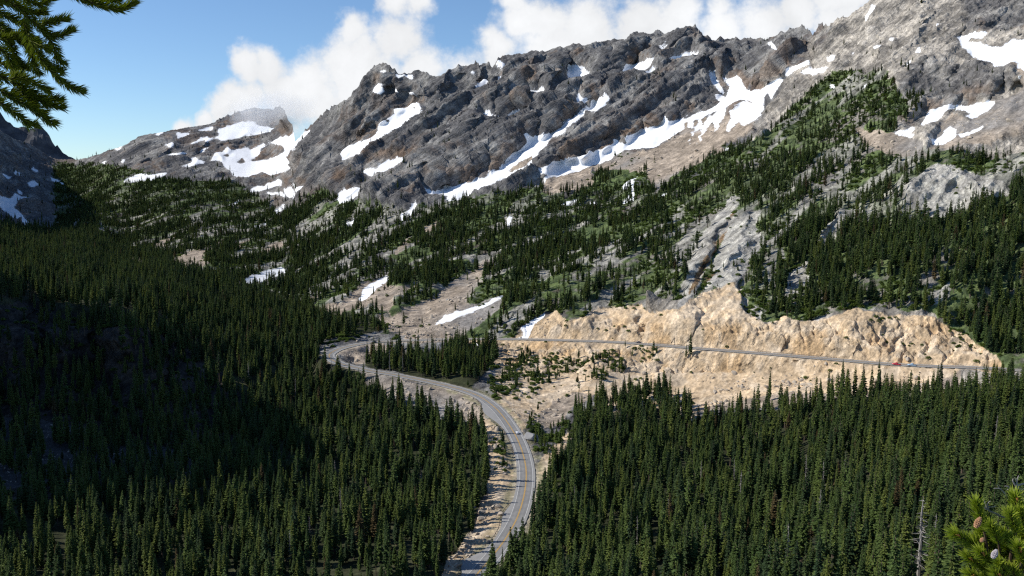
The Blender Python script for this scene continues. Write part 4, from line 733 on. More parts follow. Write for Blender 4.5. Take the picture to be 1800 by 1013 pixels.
# trees one can tell apart: (base u, v, height px, proto, name, label)
SPECIAL = [(869, 1012, 58, 3, 'fir_tree', 'slim lone fir standing in front of the lower road near the bottom edge', 1.0),
 (897, 1003, 86, 0, 'fir_tree', 'tall fir at the right road edge whose tip overlaps the asphalt', 1.1),
 (1213, 634, 52, 4, 'fir_tree', 'tall sparse fir on the sandy slope crossing the upper road edge', 1.0),
 (1205, 634, 30, 4, 'fir_tree', 'shorter thin fir beside the tall sparse one below the upper road', 0.9),
 (785, 664, 86, 3, 'fir_tree', 'tallest spire fir of the hairpin grove', 1.0), (690, 652, 62, 0, 'fir_tree', 'leftmost tall fir of the hairpin grove', 0.9), (760, 660, 76, 1, 'fir_tree', 'tall pointed fir in the middle of the hairpin grove', 0.9),
 (1480, 700, 72, 1, 'fir_tree', 'tall fir rising above the others below the upper road', 1.0), (1502, 700, 62, 2, 'fir_tree', 'broad fir beside the tallest one below the upper road', 1.0), (1543, 690, 62, 0, 'fir_tree', 'fir whose tip crosses the upper road left of the red pickup', 0.9), (1353, 705, 55, 1, 'fir_tree', 'slender fir standing out against the sandy embankment', 1.0),
 (743, 715, 40, 1, 'fir_tree', 'fir at the foot of the rubble bank left of the road', 1.0), (755, 718, 34, 0, 'fir_tree', 'smaller fir beside the rubble bank left of the road', 1.0), (700, 706, 32, 2, 'fir_tree', 'fir below the rubble slope under the hairpin', 1.0)]
for (u, v, hp, k, nm, lb, wd) in SPECIAL:
    p = locate(u, v); h = hp * p[1] / F
    tree_thing(nm, lb, 'tree', FIRS[k], 'crown', p, (0, 0, u), (h * wd, h * wd, h), None)
SNAGL = [(1615, 1013, 158, 0, 'tall bare grey snag with many short branches in the near forest at lower right', 1.6), (1655, 905, 70, 1, 'leaning bare snag in the forest above the tall grey snag', 1.1), (1640, 1000, 110, 2, None, 1.0), (583, 655, 42, 1, 'thin dead trunk standing at the tip of the hairpin bend', 0.6),
 (1485, 850, 62, 0, None, 1), (1447, 865, 60, 1, None, 1), (1440, 930, 80, 2, None, 1), (1415, 855, 62, 0, None, 1), (1300, 900, 80, 1, None, 1), (1290, 860, 60, 2, None, 1), (1232, 860, 56, 0, None, 1), (1655, 795, 62, 1, None, 1.3), (1750, 780, 55, 2, None, 1), (1715, 770, 45, 0, None, 1), (1770, 800, 40, 1, None, 1), (1010, 895, 45, 0, None, 1), (1120, 960, 60, 2, None, 1), (1175, 920, 50, 1, None, 1), (600, 900, 50, 0, None, 1), (545, 960, 60, 1, None, 1), (510, 985, 62, 2, None, 1), (740, 870, 50, 0, None, 1), (650, 950, 52, 2, None, 1), (590, 850, 45, 1, None, 1), (785, 655, 44, 0, None, .7), (685, 655, 45, 1, None, .7), (708, 655, 40, 2, None, .7), (437, 670, 40, 0, None, 1), (520, 700, 38, 1, None, 1), (1240, 1000, 90, 0, None, 1), (1385, 1005, 95, 1, None, 1), (1780, 930, 80, 2, None, 1)]
for n, (u, v, hp, k, lb, wd) in enumerate(SNAGL):
    p = locate(u, v); h = hp * p[1] / F
    if lb is None: lb = 'bare grey dead trunk among the green conifers ' + ('right' if u > 900 else 'left') + ' of the road'; gp = 'dead trunks in the forest ' + ('right' if u > 900 else 'left') + ' of the road'
    else: gp = None
    tree_thing('dead_tree', lb, 'dead tree', SNAGS[k], 'branches', p, (0.02, 0.06 if n == 1 else 0.0, n), (h * wd, h * wd, h), gp)

# ------------------------------------------------------------------ shrubs
def shrub_mesh(seed):
    rnd = random.Random(seed); v, f = [], []
    for i in range(420):
        th = rnd.uniform(0, 6.283); z = rnd.random() ** 0.8; r = math.sqrt(max(0, 1 - z * z)) * rnd.uniform(0.55, 1.0) * (1 + 0.3 * math.sin(3 * th + seed))
        c = Vector((math.cos(th) * r * 0.6, math.sin(th) * r * 0.6, 0.02 + z * 0.75 * rnd.uniform(0.5, 1.1))); d = (Vector((math.cos(th) + rnd.uniform(-.6, .6), math.sin(th) + rnd.uniform(-.6, .6), rnd.uniform(-.4, 1.0)))).normalized()
        q = kite(c, d, Vector((rnd.uniform(-1, 1), rnd.uniform(-1, 1), 1)).normalized(), rnd.uniform(0.14, 0.26), rnd.uniform(0.05, 0.09))
        o = len(v); v += q; f += [(o, o+1, o+2), (o, o+2, o+3)]
    return mesh_np('shrub', v, f, [M_SHRUB])
SHRUBS = [shrub_mesh(i) for i in range(3)]
def plant_shrubs():
    M = GM; pat = fbm(GP, 16, 3, 0.6, 91.0); pat2 = fbm(GP, 60, 3, 0.6, 93.0)
    den = 0.14 * M['bush'] * sstep(pat, -0.3, 0.2) + 0.010 * M['cut'] * sstep(pat, 0.25, 0.6) + 0.05 * M['strip'] * sstep(pat, -0.5, 0.2)
    den = np.maximum(den, 0.055 * np.clip(M['mid'] + M['ur'], 0, 1) * sstep(pat2, -0.1, 0.35) * (1 - 0.9 * M['slab']) * (1 - 0.85 * M['outc']))
    den = np.maximum(den, 0.05 * (M['right'] * (GU < 1010) + M['left'] * (GU > 560) * (GV < 700)) * sstep(pat, -0.1, 0.3))
    den = np.maximum(den, 0.012 * M['left'] * M['dark'])
    den *= (1 - M['snow']) * (1 - 0.93 * M['scree']) * sstep(M['road'], 7.5, 9)
    p, i, j = sample(den, 15); rng = np.random.default_rng(16); h = rng.uniform(1.0, 2.9, len(p)) * np.where(M['cut'][i, j] > 0.5, 0.75, 1.0)
    return p, np.stack([h * rng.uniform(1.0, 1.6, len(p)), h * rng.uniform(1.0, 1.6, len(p)), h], 1), np.stack([0*h, 0*h, rng.uniform(0, 6.28, len(p))], 1), rng.integers(0, 3, len(p)), i, j
sp, sscl, srot, sidx, si, sj = plant_shrubs()
us_, vs_ = proj(sp); ssz = sscl[:, 2] / sp[:, 1]
good = (us_ > 560) & (us_ < 1760) & (vs_ > 520) & (vs_ < 1000) & ((GM['cut'][si, sj] > 0.5) | (GM['bush'][si, sj] > 0.5)) & (GM['right'][si, sj] < 0.5)
so_ = np.argsort(-np.where(good, ssz, -1))[:180]; so_ = so_[good[so_]]
def shrub_label(u, v, rv):
    if u < 905 and v > 700: return 'low green bush on the rubble strip left of the lower road', 'bushes left of the lower road'
    if v > 725: return 'leafy green bush on the bank right of the lower road', 'bushes right of the lower road'
    if v < rv: return 'small green bush on the tan rock cut above the upper road', 'bushes on the road cut'
    return 'green bush on the sandy slope below the upper road', 'bushes on the sandy slope'
for q in so_:
    rv = np.interp(us_[q], [600, 940, 1210, 1480, 1710], [600, 597, 611, 632, 646]); lb, gp = shrub_label(us_[q], vs_[q], rv)
    o = obj('shrub', SHRUBS[int(sidx[q])]); o.location = sp[q]; o.rotation_euler = srot[q]; o.scale = sscl[q]; tag(o, lb, 'bush', gp)
    VAR.setdefault('s%d' % sidx[q], [o])
rest = np.ones(len(sp), bool); rest[so_] = False
scatter('undergrowth', sp[rest], sscl[rest], srot[rest], sidx[rest], [VAR['s%d' % k] for k in (2, 1, 0) if 's%d' % k in VAR], 'low green brush scattered over the slopes', 'undergrowth')
print('shrubs', len(sp), round(time.time() - T0, 1))

# ------------------------------------------------------------------ rocks
def rock_mesh(seed, m, sub=2):
    bm = bmesh.new(); bmesh.ops.create_icosphere(bm, subdivisions=sub, radius=0.5); rnd = random.Random(seed)
    planes = [(Vector((rnd.gauss(0, 1), rnd.gauss(0, 1), rnd.gauss(0, 1))).normalized(), rnd.uniform(0.26, 0.44)) for _ in range(11)]
    for v in bm.verts:
        for n, d in planes:
            k = v.co.dot(n)
            if k > d: v.co -= n * (k - d)
        v.co.x *= 1.35; v.co.z *= 0.85
    me = bpy.data.meshes.new('boulder'); bm.to_mesh(me); bm.free(); me.materials.append(m); return me
ROCKS = [rock_mesh(i, M_ROCK) for i in range(4)]; GREYR = [rock_mesh(20 + i, M_GREYROCK, 3) for i in range(2)]
BOUL = [(936, 772, 27, 'G0', 'large grey slab-sided boulder in the green brush right of the lower road'), (950, 755, 8, 'R1', 'pale boulder lying on top of the slope above the large grey boulder'), (850, 755, 6, 'R0', 'white boulder at the tip of the young forest left of the road'), (882, 775, 9, 'R2', 'pale rounded boulder on the bush strip beside the lower guardrail'), (832, 893, 11, 'G1', 'dark shadowed boulder in the rubble left of the lower road'), (818, 962, 13, 'R3', 'long pale boulder at the bottom left of the lower road'), (926, 748, 5, 'R0', 'small pale boulder on the sandy slope above the lower road car'), (955, 768, 6, 'R2', 'pale slanted boulder in the brush behind the large grey boulder'), (1222, 628, 7, 'R1', 'pale boulder beside the tall sparse fir below the upper road'), (1131, 657, 10, 'R3', 'pale boulder among firs on the sandy slope'), (1140, 605, 4, 'R2', 'small pale rock lying at the inner edge of the upper road'), (628, 601, 5, 'R0', 'white rock on the verge above the hairpin'), (551, 603, 6, 'R1', 'pale boulder in the forest edge left of the hairpin'), (787, 528, 6, 'G1', 'dark boulder resting alone on the big scree fan')]
for n, (u, v, wpx, kk, lb) in enumerate(BOUL):
    p = locate(u, v); w = wpx * p[1] / F; me = (GREYR if kk[0] == 'G' else ROCKS)[int(kk[1])]
    o = obj('boulder', me); o.location = p + np.array([0, 0, w * 0.12]); o.rotation_euler = (0.1 * n, 0.2 * (n % 3), n * 1.7); o.scale = (w * 0.85, w * 0.9, w * (1.25 if n == 0 else 1.0)); tag(o, lb, 'boulder')
    VAR.setdefault(kk, [o])
def strew():
    M = GM; pat = fbm(GP, 30, 3, 0.6, 101.0); near = (GV > 560) & (GM['dark'] < 0.5)
    den = near * (0.16 * M['scree'] * sstep(pat, -0.5, 0.3) + 0.055 * M['cut'] * sstep(pat, -0.1, 0.5) * (GV > 620)) + 0.03 * (~near) * M['scree'] * sstep(pat, -0.2, 0.4) + 0.012 * M['dark'] * M['scree']
    lo = (GV > 720) & (GU < 910) & (M['cut'] > 0.5); den = np.where(lo, 0.30 * sstep(pat, -0.4, 0.3), den)
    den *= (1 - M['snow']) * sstep(M['road'], 9, 11)
    p, i, j = sample(den, 25); rng = np.random.default_rng(26); s = np.clip(0.8 * rng.pareto(2.4, len(p)) + 0.6, 0.5, 4.0)
    s *= np.where((GV[i, j] < 560) & (GV[i, j] < 700), 1.35, 1.0)
    return p, np.stack([s * rng.uniform(.8, 1.4, len(p)), s, s * rng.uniform(.6, 1.0, len(p))], 1), rng.uniform(0, 6.28, (len(p), 3)) * np.array([0.15, 0.15, 1]), rng.integers(0, 4, len(p))
rp, rs, rr, ri = strew()
scatter('rock_rubble', rp, rs, rr, ri, [VAR['R%d' % k] for k in (3, 2, 1, 0)], 'loose broken rock strewn over the scree and road banks', 'rubble')
print('rocks', len(rp), round(time.time() - T0, 1))

# ------------------------------------------------------------------ road
def ribbon(name, offs, zoff, m, i0=0, i1=None, parent=None):
    """sheet along the road between two offsets to the left of its centre line; offs is (a, b) or a function of the index"""
    i1 = len(ROAD) if i1 is None else i1; v, f = [], []
    for i in range(i0, i1):
        a, b = offs(i) if callable(offs) else offs
        for q in (a, b): v.append((ROAD[i, 0] + LEFTN[i, 0] * q, ROAD[i, 1] + LEFTN[i, 1] * q, ROAD[i, 2] + zoff))
    for i in range(i1 - i0 - 1): f.append((2*i, 2*i + 1, 2*i + 3, 2*i + 2))
    return obj(name, mesh_np(name, v, f, [m]), parent)
def asphalt():
    m, nt, b = mat('asphalt'); pos = nt.new('ShaderNodeNewGeometry').outputs['Position']; n1 = nt.noise(pos, 0.25, 5, 0.65); n2 = nt.noise(pos, 3.0, 4, 0.6)
    at = nt.new('ShaderNodeAttribute', attribute_name='lane').outputs['Fac']
    k = nt.math('ADD', nt.math('MULTIPLY', n1.outputs['Fac'], 0.6), nt.math('MULTIPLY', n2.outputs['Fac'], 0.4))
    k = nt.math('MULTIPLY_ADD', at, 0.35, k)
    c = nt.mixc(nt.smooth(k, 0.3, 1.0), (0.15, 0.15, 0.152, 1), (0.30, 0.295, 0.285, 1)); nt.l.new(c, b.inputs['Base Color']); b.inputs['Roughness'].default_value = 0.9
    return m
M_ASPH = asphalt(); M_WHITE = simple('white_road_paint', (0.56, 0.56, 0.54), 0.7, var=0.25, vscale=0.6); M_YEL = simple('yellow_road_paint', (0.55, 0.33, 0.07), 0.7, var=0.2, vscale=0.6)
RU, RV = proj(ROAD)
def pull(i):                                            # paved pull-outs widen the outer (camera-left) shoulder
    u, v = RU[i], RV[i]; w = 0.0
    for c, s, a in (((878, 725), 26, 5.5), ((905, 905), 22, 3.0), ((852, 993), 26, 6.0), ((908, 830), 16, 2.0)):
        d = math.hypot(u - c[0], v - c[1]) / s; w = max(w, a * math.exp(-d * d * 1.5))
    return w
OUT = 1 if (LEFTN[int(np.argmin(np.abs(RV - 820) + (RV < 700) * 1e3))][0] < 0) else -1    # which side is screen-left low on the road
def roadmesh():
    v, f, ln = [], [], []
    offs = [-5.0, -4.2, -3.6, -2.9, -1.8, -0.6, 0, 0.6, 1.8, 2.9, 3.6, 4.2, 5.0]; lane = [1, .9, .6, .15, .45, .1, .35, .1, .45, .15, .6, .9, 1]
    for i in range(len(ROAD)):
        w = pull(i)
        for k, q in enumerate(offs):
            if q * OUT == 5.0: q = q + OUT * w
            v.append((ROAD[i, 0] + LEFTN[i, 0] * q, ROAD[i, 1] + LEFTN[i, 1] * q, ROAD[i, 2])); ln.append(lane[k])
    n = len(offs)
    for i in range(len(ROAD) - 1):
        for k in range(n - 1): f.append((i*n + k, i*n + k + 1, (i+1)*n + k + 1, (i+1)*n + k))
    me = mesh_np('road', v, f, [M_ASPH]); a = me.attributes.new('lane', 'FLOAT', 'POINT'); a.data.foreach_set('value', np.array(ln, np.float32)); return obj('road', me)
road = tag(roadmesh(), 'grey two-lane mountain road sweeping through a hairpin bend', 'road', None, 'structure')
for a, b, m, nm in ((3.47, 3.71, M_WHITE, 'edge_line'), (-3.71, -3.47, M_WHITE, 'edge_line'), (0.08, 0.32, M_YEL, 'centre_line'), (-0.32, -0.08, M_YEL, 'centre_line')):
    ribbon(nm, (a, b), 0.03, m, parent=road)

M_STEEL = simple('weathered_guardrail_steel', (0.20, 0.18, 0.165), 0.6, 0.5, 0.5, 0.25, 0.7); M_POST = simple('guardrail_post_wood', (0.10, 0.07, 0.05), 0.9, var=0.3, vscale=4)
def guardrail(a, b, side, off, label):
    """W-beam rail with posts between two photo points along the road"""
    ia = int(np.argmin((RU - a[0])**2 + (RV - a[1])**2)); ib = int(np.argmin((RU - b[0])**2 + (RV - b[1])**2)); ia, ib = min(ia, ib), max(ia, ib)
    base = ROAD[ia].copy(); t = thing('guardrail', label, 'guardrail', base)
    prof = [(-0.04, 0.46), (0.03, 0.50), (0.03, 0.56), (-0.03, 0.61), (0.03, 0.66), (0.03, 0.72), (-0.04, 0.76)]
    v, f = [], []; pts = []
    for i in range(ia, ib + 1):
        o = (off + pull(i) * (0.9 if side == OUT else 0)) * side
        if i in (ia, ib): o += 0.8 * side
        c = np.array([ROAD[i, 0] + LEFTN[i, 0]*o, ROAD[i, 1] + LEFTN[i, 1]*o, ROAD[i, 2] - 0.1]); pts.append((c, i)); n2 = LEFTN[i] * -side
        for x, z in prof: v.append(c + np.array([n2[0]*x, n2[1]*x, z]) - base)
        for x, z in reversed(prof): v.append(c + np.array([n2[0]*(x - 0.05), n2[1]*(x - 0.05), z]) - base)
    n = len(prof) * 2
    for i in range(len(pts) - 1):
        for k in range(n): f.append((i*n + k, i*n + (k+1) % n, (i+1)*n + (k+1) % n, (i+1)*n + k))
    obj('rail', mesh_np('rail', v, f, [M_STEEL]), t)
    step = max(1, len(pts) // 60 + 1); pm = MB(); pm.box((0, 0, 0.1), (0.2, 0.2, 1.25)); pme = pm.mesh('post', [M_POST])
    for c, i in pts[::step]:
        n2 = LEFTN[i] * side; o = obj('post', pme, t); o.location = Vector((c + np.array([n2[0]*0.16, n2[1]*0.16, 0]) - base).tolist()); o.rotation_euler = (0, 0, math.atan2(n2[1], n2[0]))
guardrail((845, 700), (865, 714), OUT, 5.3, 'short guardrail above the pull-out where the road bends down from the hairpin')
guardrail((898, 752), (922, 802), OUT, 5.6, 'curved guardrail beside the small car on the lower road')
guardrail((917, 882), (876, 962), OUT, 5.8, 'long curved guardrail on the left shoulder of the lower road')
guardrail((858, 987), (800, 1050), OUT, 6.5, 'guardrail at the bottom edge of the picture left of the road')
guardrail((1147, 605), (1202, 610), 1 if OUT == 1 else -1, 5.4, 'low guardrail on the upper road left of the tall sparse fir')
guardrail((1330, 621), (1462, 631), 1 if OUT == 1 else -1, 5.4, 'long guardrail along the upper road below the tan rock cut')

# ------------------------------------------------------------------ vehicles
M_GLASS = simple('car_window_glass', (0.02, 0.025, 0.03), 0.1, 0.0, 0.8); M_TYRE = simple('tyre_rubber', (0.02, 0.02, 0.02), 0.85); M_RIM = simple('wheel_rim_metal', (0.5, 0.5, 0.5), 0.35, 0.8); M_LAMP = simple('headlight_glass', (0.8, 0.8, 0.78), 0.15, 0, 0.8); M_TAIL = simple('tail_light_glass', (0.4, 0.02, 0.02), 0.2)
def loft(sections, m, name, parent):
    """closed hull through cross sections [(x, half width, z low, z high, top half width)] along x"""
    v, f = [], []
    for x, w, z0, z1, wt in sections:
        v += [(x, -w*0.92, z0), (x, -w, z0 + 0.35*(z1 - z0)), (x, -w*0.98, z0 + 0.75*(z1 - z0)), (x, -wt, z1), (x, wt, z1), (x, w*0.98, z0 + 0.75*(z1 - z0)), (x, w, z0 + 0.35*(z1 - z0)), (x, w*0.92, z0)]
    n = 8
    for i in range(len(sections) - 1):
        for k in range(n): f.append((i*n + k, (i+1)*n + k, (i+1)*n + (k+1) % n, i*n + (k+1) % n))
    f.append(tuple(range(n))); f.append(tuple(range((len(sections)-1)*n, len(sections)*n))[::-1])
    return obj(name, mesh_np(name, v, f, [m], True), parent)
def wheel(parent, x, y, r=0.34):
    w = obj('wheel', MBcyl(r, 0.24, M_TYRE, 18), parent); w.location = (x, y, r); rim = obj('rim', MBcyl(r * 0.62, 0.26, M_RIM, 12), w); return w
def MBcyl(r, w, m, n):
    v = [(r * math.cos(6.2832*k/n), s * w / 2, r * math.sin(6.2832*k/n)) for s in (-1, 1) for k in range(n)]
    f = [(k, (k+1) % n, n + (k+1) % n, n + k) for k in range(n)] + [tuple(range(n))[::-1], tuple(range(n, 2*n))]
    return mesh_np('wheel', v, f, [m])
def paint(name, c): return simple(name, c, 0.25, 0.1, 0.6)
def vehicle(u, v, kind, colour, label, lane, name, flip=False):
    i = int(np.argmin((RU - u)**2 + (RV - v)**2)); p = ROAD[i] + np.array([LEFTN[i, 0]*lane, LEFTN[i, 1]*lane, 0.0]); d = tang[i] * (-1 if flip else 1)
    t = thing(name, label, 'pickup' if kind == 'pickup' else 'car', p, math.atan2(d[1], d[0])); pm = paint(name + '_paint', colour)
    if kind == 'pickup':
        loft([(-2.7, .88, .45, 1.02, .86), (-2.6, .95, .38, 1.08, .90), (-0.75, .97, .35, 1.08, .90), (0.9, .97, .35, 1.12, .88), (2.45, .94, .38, 1.05, .82), (2.7, .85, .48, .88, .74)], pm, 'body', t)
        loft([(-0.85, .86, 1.05, 1.70, .72), (-0.5, .87, 1.05, 1.86, .72), (0.35, .87, 1.05, 1.84, .71), (1.15, .84, 1.05, 1.14, .80)], pm, 'cab', t)
        wz = [(-0.72, .885, 1.14, 1.60, .775), (0.3, .885, 1.14, 1.72, .765), (0.85, .865, 1.14, 1.36, .815)]; wx = 1.72
        b = MB(); b.box((-1.7, 0, 1.085), (1.5, 1.6, 0.02)); obj('cargo_bed', b.mesh('cargo_bed', [M_TYRE]), t)
        ax = (1.75, -1.7); fr = (2.66, .62, .76)
    else:
        loft([(-2.2, .80, .42, .92, .70), (-2.05, .87, .32, .98, .78), (-1.0, .90, .26, .98, .80), (0.9, .90, .26, .94, .78), (2.0, .86, .32, .78, .68), (2.22, .76, .42, .66, .60)], pm, 'body', t)
        loft([(-1.85, .76, .94, 1.02, .70), (-1.2, .78, .94, 1.40, .60), (-0.2, .78, .94, 1.47, .60), (0.35, .78, .94, 1.42, .60), (1.15, .76, .92, .97, .68)], pm, 'cab', t)
        wz = [(-1.5, .795, 1.0, 1.16, .715), (-1.0, .80, 1.0, 1.36, .64), (0.25, .80, 1.0, 1.36, .64), (0.85, .795, 1.0, 1.08, .72)]
        ax = (1.35, -1.3); fr = (2.17, .58, .60)
    # side glass, windscreen, lights and wheels
    for s in (-1, 1):
        mb = MB(); vs = []
        for x, w0, z0, z1, w1 in wz: vs += [(x, s*w0, z0), (x, s*(w1 + 0.0), z1)]
        vs2 = [(x, y + s*0.012, z) for x, y, z in vs]; fs = [(2*k, 2*k+1, 2*k+3, 2*k+2) for k in range(len(wz)-1)]
        nn = len(vs); fs2 = [tuple(i2 + nn for i2 in q[::-1]) for q in fs]; mb.add((vs + vs2, fs + fs2)); obj('side_window', mb.mesh('side_window', [M_GLASS]), t)
        for x in ax: wheel(t, x, s * 0.80, 0.38 if kind == 'pickup' else 0.33)
        b = MB(); b.box((fr[0], s*fr[1], fr[2]), (0.1, 0.28, 0.13)); obj('headlight', b.mesh('headlight', [M_LAMP]), t)
        b = MB(); b.box((-2.68 if kind == 'pickup' else -2.17, s*0.66, 0.82), (0.1, 0.2, 0.18)); obj('tail_light', b.mesh('tail_light', [M_TAIL]), t)
    xs = ((0.38, 1.80, 1.12, 1.15) if kind == 'pickup' else (0.38, 1.40, 1.13, 0.99))
    mb = MB(); a0 = [(xs[0] + .03, -.58, xs[1]), (xs[0] + .03, .58, xs[1]), (xs[2] + .03, .68, xs[3]), (xs[2] + .03, -.68, xs[3])]; a1 = [(x + .02, y, z + .03) for x, y, z in a0]
    mb.add((a0 + a1, [(0,1,2,3)[::-1], (4,5,6,7), (0,1,5,4), (1,2,6,5), (2,3,7,6), (3,0,4,7)])); obj('windscreen', mb.mesh('windscreen', [M_GLASS]), t)
    return t
L_IN = 1.8
vehicle(906, 763, 'car', (0.62, 0.64, 0.68), 'small silver car driving up the lower road between the sandy slope and guardrail', -OUT * L_IN, 'car', True)
vehicle(1122, 601, 'car', (0.03, 0.035, 0.06), 'dark blue car on the upper road under the rock cut', OUT * L_IN, 'car')
vehicle(654, 601, 'car', (0.015, 0.015, 0.02), 'black car by the far verge of the road just past the hairpin', -OUT * 3.2, 'car')
vehicle(1578, 641, 'pickup', (0.45, 0.03, 0.05), 'red pickup parked on the upper road at the foot of the rock cut', -OUT * 3.0, 'pickup_truck', False)
vehicle(1603, 642, 'pickup', (0.30, 0.42, 0.55), 'pale blue pickup behind the red one at the foot of the rock cut', -OUT * 3.0, 'pickup_truck', False)
print('road', round(time.time() - T0, 1))

# ------------------------------------------------------------------ mountain outside the left edge and the far blue peak
def ridge_hill(name, crest, half, drop, m, label, seed, ny=160, nx=90):
    """a ridge along a crest line of (x, y, z) points: slopes on both sides, a base well below ground"""
    c = catmull(crest, 12.0); t = np.gradient(c[:, :2], axis=0); t /= np.linalg.norm(t, axis=1)[:, None] + 1e-9; nrm = np.stack([t[:, 1], -t[:, 0]], 1)
    s = np.linspace(-1, 1, nx); X = c[:, None, 0] + nrm[:, None, 0] * s[None] * half; Yy = c[:, None, 1] + nrm[:, None, 1] * s[None] * half
    Zz = c[:, None, 2] - np.abs(s)[None] ** 0.9 * drop; P = np.stack([X, Yy, Zz], 2)
    P[..., 2] += ridged(P, half * 0.5, 5, 0.55, seed, (1, 1, 0.6)) * half * 0.10 + fbm(P, 18, 3, 0.6, seed) * 3
    n0, n1 = P.shape[:2]; idx = np.arange(n0 * n1).reshape(n0, n1); f = np.stack([idx[:-1, :-1], idx[1:, :-1], idx[1:, 1:], idx[:-1, 1:]], -1).reshape(-1, 4)
    o = obj(name, mesh_np(name, P.reshape(-1, 3), f.tolist(), [m])); return tag(o, label, 'mountain', None, 'structure')
def far_rock(name, c1, c2):
    m, nt, b = mat(name); pos = nt.new('ShaderNodeNewGeometry').outputs['Position']; n = nt.noise(pos, 0.02, 8, 0.65)
    nt.l.new(nt.mixc(nt.smooth(n.outputs['Fac'], 0.35, 0.7), c1 + (1,), c2 + (1,)), b.inputs['Base Color']); b.inputs['Roughness'].default_value = 0.95; b.inputs['Specular IOR Level'].default_value = 0.1
    bp = nt.new('ShaderNodeBump'); bp.inputs['Distance'].default_value = 8; bp.inputs['Strength'].default_value = 0.6; nt.l.new(n.outputs['Fac'], bp.inputs['Height']); nt.l.new(bp.outputs[0], b.inputs['Normal'])
    return m
M_FAR = far_rock('far_hazed_rock', (0.045, 0.048, 0.058), (0.10, 0.105, 0.12))  # dark slate-blue tint stands in for distance haze, none is built
ridge_hill('hills', [(-395, 360, -60), (-440, 430, 25), (-470, 500, 115), (-520, 580, 155), (-590, 680, 125), (-700, 800, 60), (-850, 950, 20)], 130, 220, M_FAR, 'steep rock mountainside rising beyond the left edge of the view', 3.0)
fp = [(-160,150),(-60,200),(0,220),(17,220),(34,230),(47,235),(62,233),(72,240),(84,255),(97,272),(108,281),(150,300)]
ridge_hill('far_peak', [tuple(pix(u, v, 3600.0)) for u, v in fp], 500, 420, M_FAR, 'distant blue shaded peak behind the left end of the valley', 6.0)

# ------------------------------------------------------------------ mist lying on the far summit
def mist(name, u, v, Y, rx, ry, rz, dens, label):
    bm = bmesh.new(); bmesh.ops.create_icosphere(bm, subdivisions=4, radius=1.0)
    for q in bm.verts:
        k = 1 + 0.18 * math.sin(q.co.x * 4 + u) * math.cos(q.co.z * 5 + v); q.co = Vector((q.co.x * rx * k, q.co.y * ry * k, q.co.z * rz * k))
    me = bpy.data.meshes.new(name); bm.to_mesh(me); bm.free(); o = obj(name, me); o.location = PV(u, v, Y)
    m = bpy.data.materials.new('cloud_vapour'); m.use_nodes = True; nt = NT(m.node_tree); m.node_tree.nodes.clear()
    tc = nt.new('ShaderNodeTexCoord').outputs['Object']; dv = nt.vmath('DIVIDE', tc, (rx, ry, rz)); r = nt.vmath('LENGTH', dv)
    n = nt.noise(tc, 0.012, 5, 0.6)
    d = nt.math('ADD', nt.math('SUBTRACT', 0.75, r), nt.math('MULTIPLY', nt.math('SUBTRACT', n.outputs['Fac'], 0.5), 1.7)); d = nt.smooth(d, 0.0, 0.5); d = nt.math('MULTIPLY', d, nt.smooth(nt.math('SUBTRACT', 1.0, r), 0.0, 0.65))
    pv = nt.new('ShaderNodeVolumePrincipled'); pv.inputs['Color'].default_value = (0.98, 0.985, 1.0, 1); pv.inputs['Anisotropy'].default_value = 0.2
    nt.l.new(nt.math('MULTIPLY', d, dens), pv.inputs['Density']); out = nt.new('ShaderNodeOutputMaterial'); nt.l.new(pv.outputs[0], out.inputs['Volume'])
    me.materials.append(m); return tag(o, label, 'cloud', None, 'stuff')
mist('cloud', 470, 196, 2750.0, 230, 150, 105, 0.0060, 'low white cloud drifting over the snowy far summit')

# ------------------------------------------------------------------ branches close to the lens
M_NEEDLE = foliage('near_fir_needles', (0.15, 0.20, 0.03), (0.50, 0.55, 0.07), 0.7, 0.3, 0.45); M_PNEEDLE = foliage('near_pine_needles', (0.22, 0.33, 0.03), (0.60, 0.66, 0.10), 0.55, 0.35, 0.4)
M_TWIG = simple('twig_bark', (0.09, 0.06, 0.04), 0.9, var=0.4, vscale=60); M_CONE = simple('pine_cone_scales', (0.40, 0.22, 0.12), 0.8, var=0.4, vscale=90); M_BUD = simple('orange_pine_bud', (0.50, 0.20, 0.06), 0.7, var=0.3, vscale=80); M_GCONE = simple('grey_resin_cone', (0.42, 0.38, 0.40), 0.7, var=0.3, vscale=80)
def needle(mb, p, d, L, r, bend, mi=0):
    a = d.orthogonal().normalized(); b = d.cross(a); m = p + d * (L * 0.55) + bend * (L * 0.10); t = p + d * L + bend * (L * 0.30)
    vs = [p + (a * math.cos(w) + b * math.sin(w)) * r for w in (0, 2.094, 4.189)] + [m + (a * math.cos(w) + b * math.sin(w)) * r for w in (0, 2.094, 4.189)] + [t]
    mb.add((vs, [(0,1,4,3), (1,2,5,4), (2,0,3,5), (3,4,6), (4,5,6), (5,3,6)]), mi)
def polyline(pts, step):
    p = catmull([tuple(q) for q in pts], step); return [Vector(q) for q in p]
